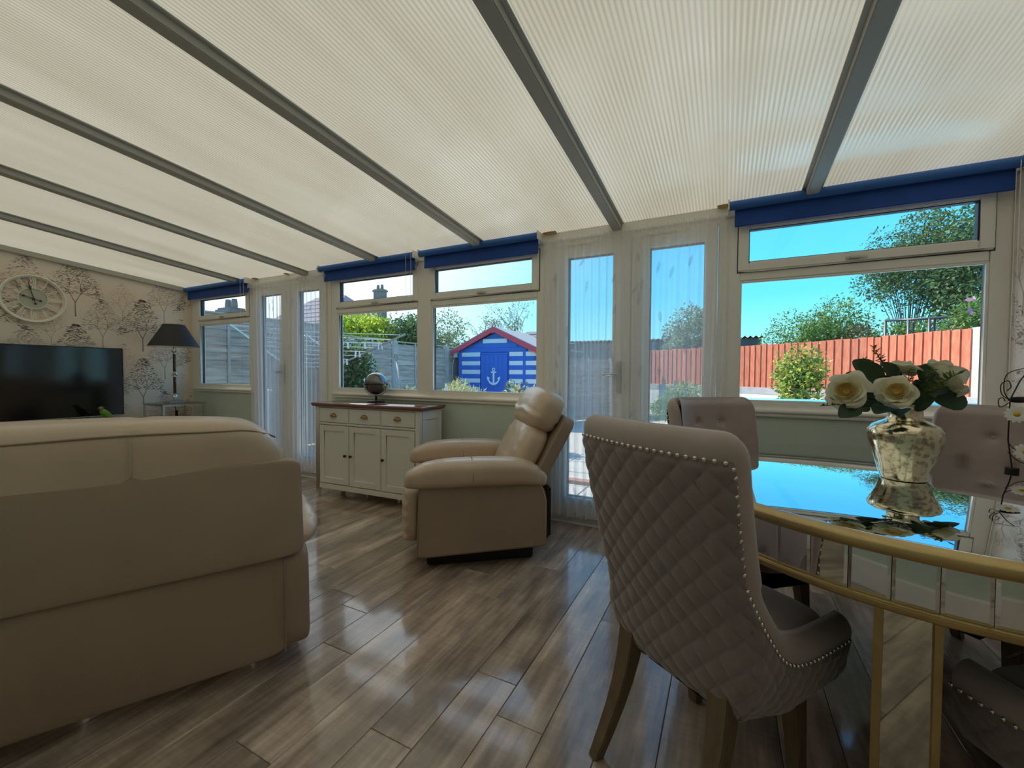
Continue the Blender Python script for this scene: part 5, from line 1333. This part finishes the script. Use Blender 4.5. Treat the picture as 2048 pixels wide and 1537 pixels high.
# trees and shrubs
G1 = 'trees and bushes beyond the fences'
def P10(x, z, Y): v = ray10(x, z, Y); return v
v = P10(4.35, 2.9, 15); plant('broadleaf_tree', 'tall dark green tree at the far right above the red fence', 'tree', (v.x, v.y, GZ), (v.x+0.2, v.y, 3.5), (2.5, 2.0, 2.7), 34000, 0.12, lf_dark, 21, nb=46, spread=0.8, trunk=0.22, group=G1)
v = P10(2.6, 3.0, 15); plant('airy_tree', 'loose branches of a tree reaching over the sky, left of the tallest tree', 'tree', (v.x+0.6, v.y+0.5, GZ), (v.x+0.75, v.y+0.5, 4.25), (1.15, 1.2, 1.35), 13000, 0.085, lf_dark, 33, nb=30, trunk=0.06, group=G1, spread=0.95)
v = P10(1.62, 1.9, 13.6); plant('round_bush', 'large round green bush behind the red fence left of the roses', 'bush', (v.x, v.y+0.6, GZ), (v.x, v.y+0.6, 1.75), (1.3, 1.0, 1.5), 24000, 0.085, lf_mid, 5, nb=34, spread=0.8, trunk=0.08, group=G1)
v = P10(2.25, 1.8, 13.0); plant('brown_bush', 'lower olive brown bush between the round bush and the trampoline poles', 'bush', (v.x+0.1, v.y+0.5, GZ), (v.x+0.1, v.y+0.5, 1.35), (0.95, 0.7, 1.15), 7500, 0.09, leafmat('olive brown leaves', [(0.07, 0.08, 0.03), (0.16, 0.17, 0.07), (0.26, 0.20, 0.10)]), 15, nb=16, trunk=0.06, group=G1)
v = P10(3.75, 1.9, 11.0); plant('buddleia', 'light green buddleia with mauve flower spikes by the right window edge', 'bush', (v.x+0.05, v.y, GZ), (v.x+0.1, v.y, 2.0), (0.62, 0.6, 0.95), 5500, 0.11, lf_mid, 8, nb=14, trunk=0.05, group=G1, narrow=0.25, extra=[('flower_spikes', m_pink, 60, 0.14)])
v = P10(3.05, 1.7, 12.5); plant('small_tree', 'mid green saplings behind the trampoline poles', 'tree', (v.x, v.y+0.6, GZ), (v.x, v.y+0.6, 1.8), (0.9, 0.6, 0.95), 4200, 0.10, lf_mid, 48, nb=16, trunk=0.06, group=G1)
v = P10(1.30, 1.14, 9.3); plant('variegated_shrub', 'clipped shrub with golden tipped leaves in front of the red fence', 'shrub', (v.x, v.y, GZ), (v.x, v.y, 0.98), (0.46, 0.40, 0.66), 4600, 0.075, lf_var, 12, nb=22, trunk=0.035, extra=[('golden_tips', lf_gold, 420, 0.075)], spread=0.8)
v = P10(-0.75, 1.9, 13.0); plant('pale_leaf_tree', 'pale leaved tree behind the right pane of the right curtain', 'tree', (v.x-0.1, v.y+1.6, GZ), (v.x-0.05, v.y+1.6, 2.15), (1.15, 1.0, 1.35), 6000, 0.11, lf_grey, 14, nb=22, trunk=0.08, group=G1)
v = P10(-1.4, 0.8, 9.0); plant('border_plant', 'leafy border plants below the white wall seen through the right curtain', 'plant', (v.x+0.4, v.y+1.0, GZ), (v.x+0.4, v.y+1.0, 0.45), (0.7, 0.35, 0.5), 2600, 0.14, lf_mid, 52, nb=12, trunk=0.02, narrow=0.2)
v = P10(-10.4, 2.5, 10.0); plant('golden_tree', 'bright yellow green tree above the washing line', 'tree', (v.x, v.y, GZ), (v.x-0.1, v.y, 2.25), (1.35, 1.1, 1.15), 9000, 0.14, lf_yel, 18, nb=22, trunk=0.1, group=G1)
v = P10(-8.8, 2.5, 10.5); plant('evergreen_tree', 'dark blue green tree right of the golden tree', 'tree', (v.x, v.y+0.4, GZ), (v.x, v.y+0.4, 2.15), (1.15, 1.0, 1.25), 8000, 0.10, lf_dark, 19, nb=22, trunk=0.1, group=G1)
v = P10(-7.35, 2.1, 11.5); plant('garden_tree', 'grey green tree over the fence left of the shed', 'tree', (v.x, v.y, GZ), (v.x+0.05, v.y, 1.95), (1.25, 0.9, 1.15), 8000, 0.09, lf_grey, 23, nb=24, trunk=0.09, group=G1, spread=0.8)
v = P10(-7.0, 1.9, 12.5); plant('leafy_shrub', 'yellowish shrub between the shed roof and the fence', 'shrub', (v.x+0.3, v.y, GZ), (v.x+0.3, v.y, 1.55), (0.9, 0.6, 0.8), 3000, 0.09, lf_mid, 24, nb=14, trunk=0.05, group=G1)
# nearly bare tree
v = P10(-5.15, 1.9, 12.0); bt = thing('bare_tree', 'nearly bare small tree rising behind the shed roof', 'tree', (v.x, v.y, GZ), 0, G1)
rb = random.Random(3); bmb = MB(); ends = []
def grow(p, d, L, r_, dep):
    q = p + d*L; bmb.tube([p, (p+q)/2+Vector((rb.uniform(-.03, .03), 0, rb.uniform(-.02, .03))), q], [r_, r_*.85, r_*.6], 5)
    ends.append(q)
    if dep:
        for _ in range(3 if dep > 2 else 2):
            nd = (d+Vector((rb.uniform(-.75, .75), rb.uniform(-.6, .6), rb.uniform(-.15, .5)))).normalized(); grow(q, nd, L*rb.uniform(.6, .85), r_*.6, dep-1)
grow(Vector((0, 0, 0)), Vector((0, 0, 1)), 1.05, 0.06, 5)
bmb.build('branches', m_bark, bt, smooth=True)
leaf_cloud('sparse_leaves', bt, [(e, (0.10, 0.10, 0.10)) for e in ends[20:]], 1100, 0.07, lf_grey, 6)
plant('climbing_shrub', 'leafy shrub with pale flowers against the left fence under the washing line', 'shrub', (-5.75, 5.35, GZ), (-5.75, 5.35, 0.95), (0.40, 0.62, 0.72), 5200, 0.075, lf_dark, 27, nb=22, trunk=0.04, extra=[('pale_flowers', m_flower, 60, 0.07), ('yellow_tips', lf_gold, 70, 0.06)], spread=0.8)
plant('hydrangea', 'white hydrangea in the bed beside the garden fork', 'shrub', (-4.72, 5.6, GZ), (-4.72, 5.6, 0.55), (0.42, 0.34, 0.36), 1500, 0.10, lf_grey, 28, nb=12, trunk=0.02, narrow=0.6)
hy = [o for o in bpy.data.objects if o.name == 'hydrangea'][0]; rh = random.Random(2)
for i in range(9):
    c = Vector((rh.uniform(-.34, .34), rh.uniform(-.25, .1), rh.uniform(.60, .98)))
    leaf_cloud('flower_head', hy, [(c, (0.055, 0.055, 0.045))], 70, 0.035, m_flower, 60+i, narrow=0.9)
plant('grass_clump', 'tall pale flowering grassy clump at the foot of the shed, left', 'shrub', (-4.10, 6.25, GZ), (-4.15, 6.25, 0.50), (0.60, 0.40, 0.52), 4600, 0.09, leafmat('pale straw leaves', [(0.30, 0.32, 0.10), (0.55, 0.55, 0.24), (0.75, 0.72, 0.45)]), 30, nb=20, trunk=0.0, narrow=0.2, droop=-1.2)
plant('rose_bush', 'rose bush with coral blooms in front of the shed, right', 'shrub', (-2.95, 6.2, GZ), (-2.90, 6.2, 0.55), (0.52, 0.4, 0.52), 2600, 0.085, lf_grey, 31, nb=16, trunk=0.02, extra=[('coral_blooms', pbr('coral bloom', (0.75, 0.28, 0.20), 0.6), 26, 0.09)])

# buildings
m_brick = pbr('dull brown brick', (0.26, 0.20, 0.18), 0.85, var=0.3, scale=5); m_tile = pbr('slate tile roof', (0.20, 0.17, 0.22), 0.8, var=0.25, scale=10, stretch=(1, 1, 6)); m_block = pbr('grey block wall', (0.20, 0.195, 0.21), 0.9, var=0.2, scale=4)  # brick: dull brown for the house walls and chimneys
ga = thing('grey_garage', 'low grey garage with a corrugated roof behind the red fence', 'building', (0.0, 15.0, GZ))
boxpart('wall', m_block, ga, -5.6, 0.95, 0, 4, 0, 2.35); co_ = MB()
def corr(u, v): x = -5.7+6.75*u; return (x, -0.15+4.3*v, 2.40+0.03*sin(x*2*pi/0.15)+0.25*v)
co_.grid(corr, 360, 2); co_.build('corrugated_roof', m_felt, ga, smooth=True)
def house(label, x0, x1, y0, y1, zw, zr, chims, name='bungalow'):
    cx, cy = (x0+x1)/2, (y0+y1)/2; t = thing(name, label, 'house', (cx, cy, GZ)); a, b = (x1-x0)/2, (y1-y0)/2
    boxpart('wall', m_brick, t, -a, a, -b, b, 0, zw)
    o = 0.35; vs = [(-a-o, -b-o, zw), (a+o, -b-o, zw), (a+o, b+o, zw), (-a-o, b+o, zw), (-a+b*0.8, 0, zr), (a-b*0.8, 0, zr)]
    rf_ = MB().add(vs, [(0,1,5,4), (1,2,5), (2,3,4,5), (3,0,4), (3,2,1,0)]).build('roof', m_tile, t)
    for k_ in range(1, 9):
        u = k_/9; p, q = Vector(vs[0]).lerp(Vector(vs[4]), u), Vector(vs[1]).lerp(Vector(vs[5]), u)
        MB().obox(p, q, 0.05, 0.04).build('tile_course', m_tile, rf_)
    for (px, py, zt) in chims:
        c = MB().box(px-0.45, px+0.45, py-0.3, py+0.3, zr-1.2, zt).box(px-0.52, px+0.52, py-0.37, py+0.37, zt-0.22, zt-0.08).build('chimney', m_brick, t)
        for dx in (-0.22, 0.22): MB().lathe([(0.11, zt), (0.13, zt+0.1), (0.10, zt+0.38), (0, zt+0.38)], 10, (px+dx, py, 0)).build('chimney_pot', m_brick, c, smooth=40)
    for dx in (-a*0.5, a*0.45):
        w_ = boxpart('window', m_shw, t, dx-0.6, dx+0.6, -b-0.04, -b, 1.0, 2.1); boxpart('pane', m_black, w_, dx-0.52, dx+0.52, -b-0.045, -b-0.03, 1.08, 2.02)
    return t
hA = house('neighbouring house with a hipped slate roof beyond the left fence', -27.5, -19.2, 16, 23, 3.2, 6.2, [])
hB = house('farther house with a brick chimney above the golden tree', -33, -23.2, 24, 30, 3.2, 4.9, [(2.3, -0.5, 8.1)], 'chimney_house')
hC = house('bungalow whose chimney shows in the small left window', -30, -17.0, 8.0, 14.0, 2.2, 2.8, [(4.8, -0.4, 3.9)], 'chimneyed_bungalow')
hD = house('distant brown gabled house right of the shed', -12.3, -7.6, 21, 25, 1.9, 3.7, [], 'gabled_house')
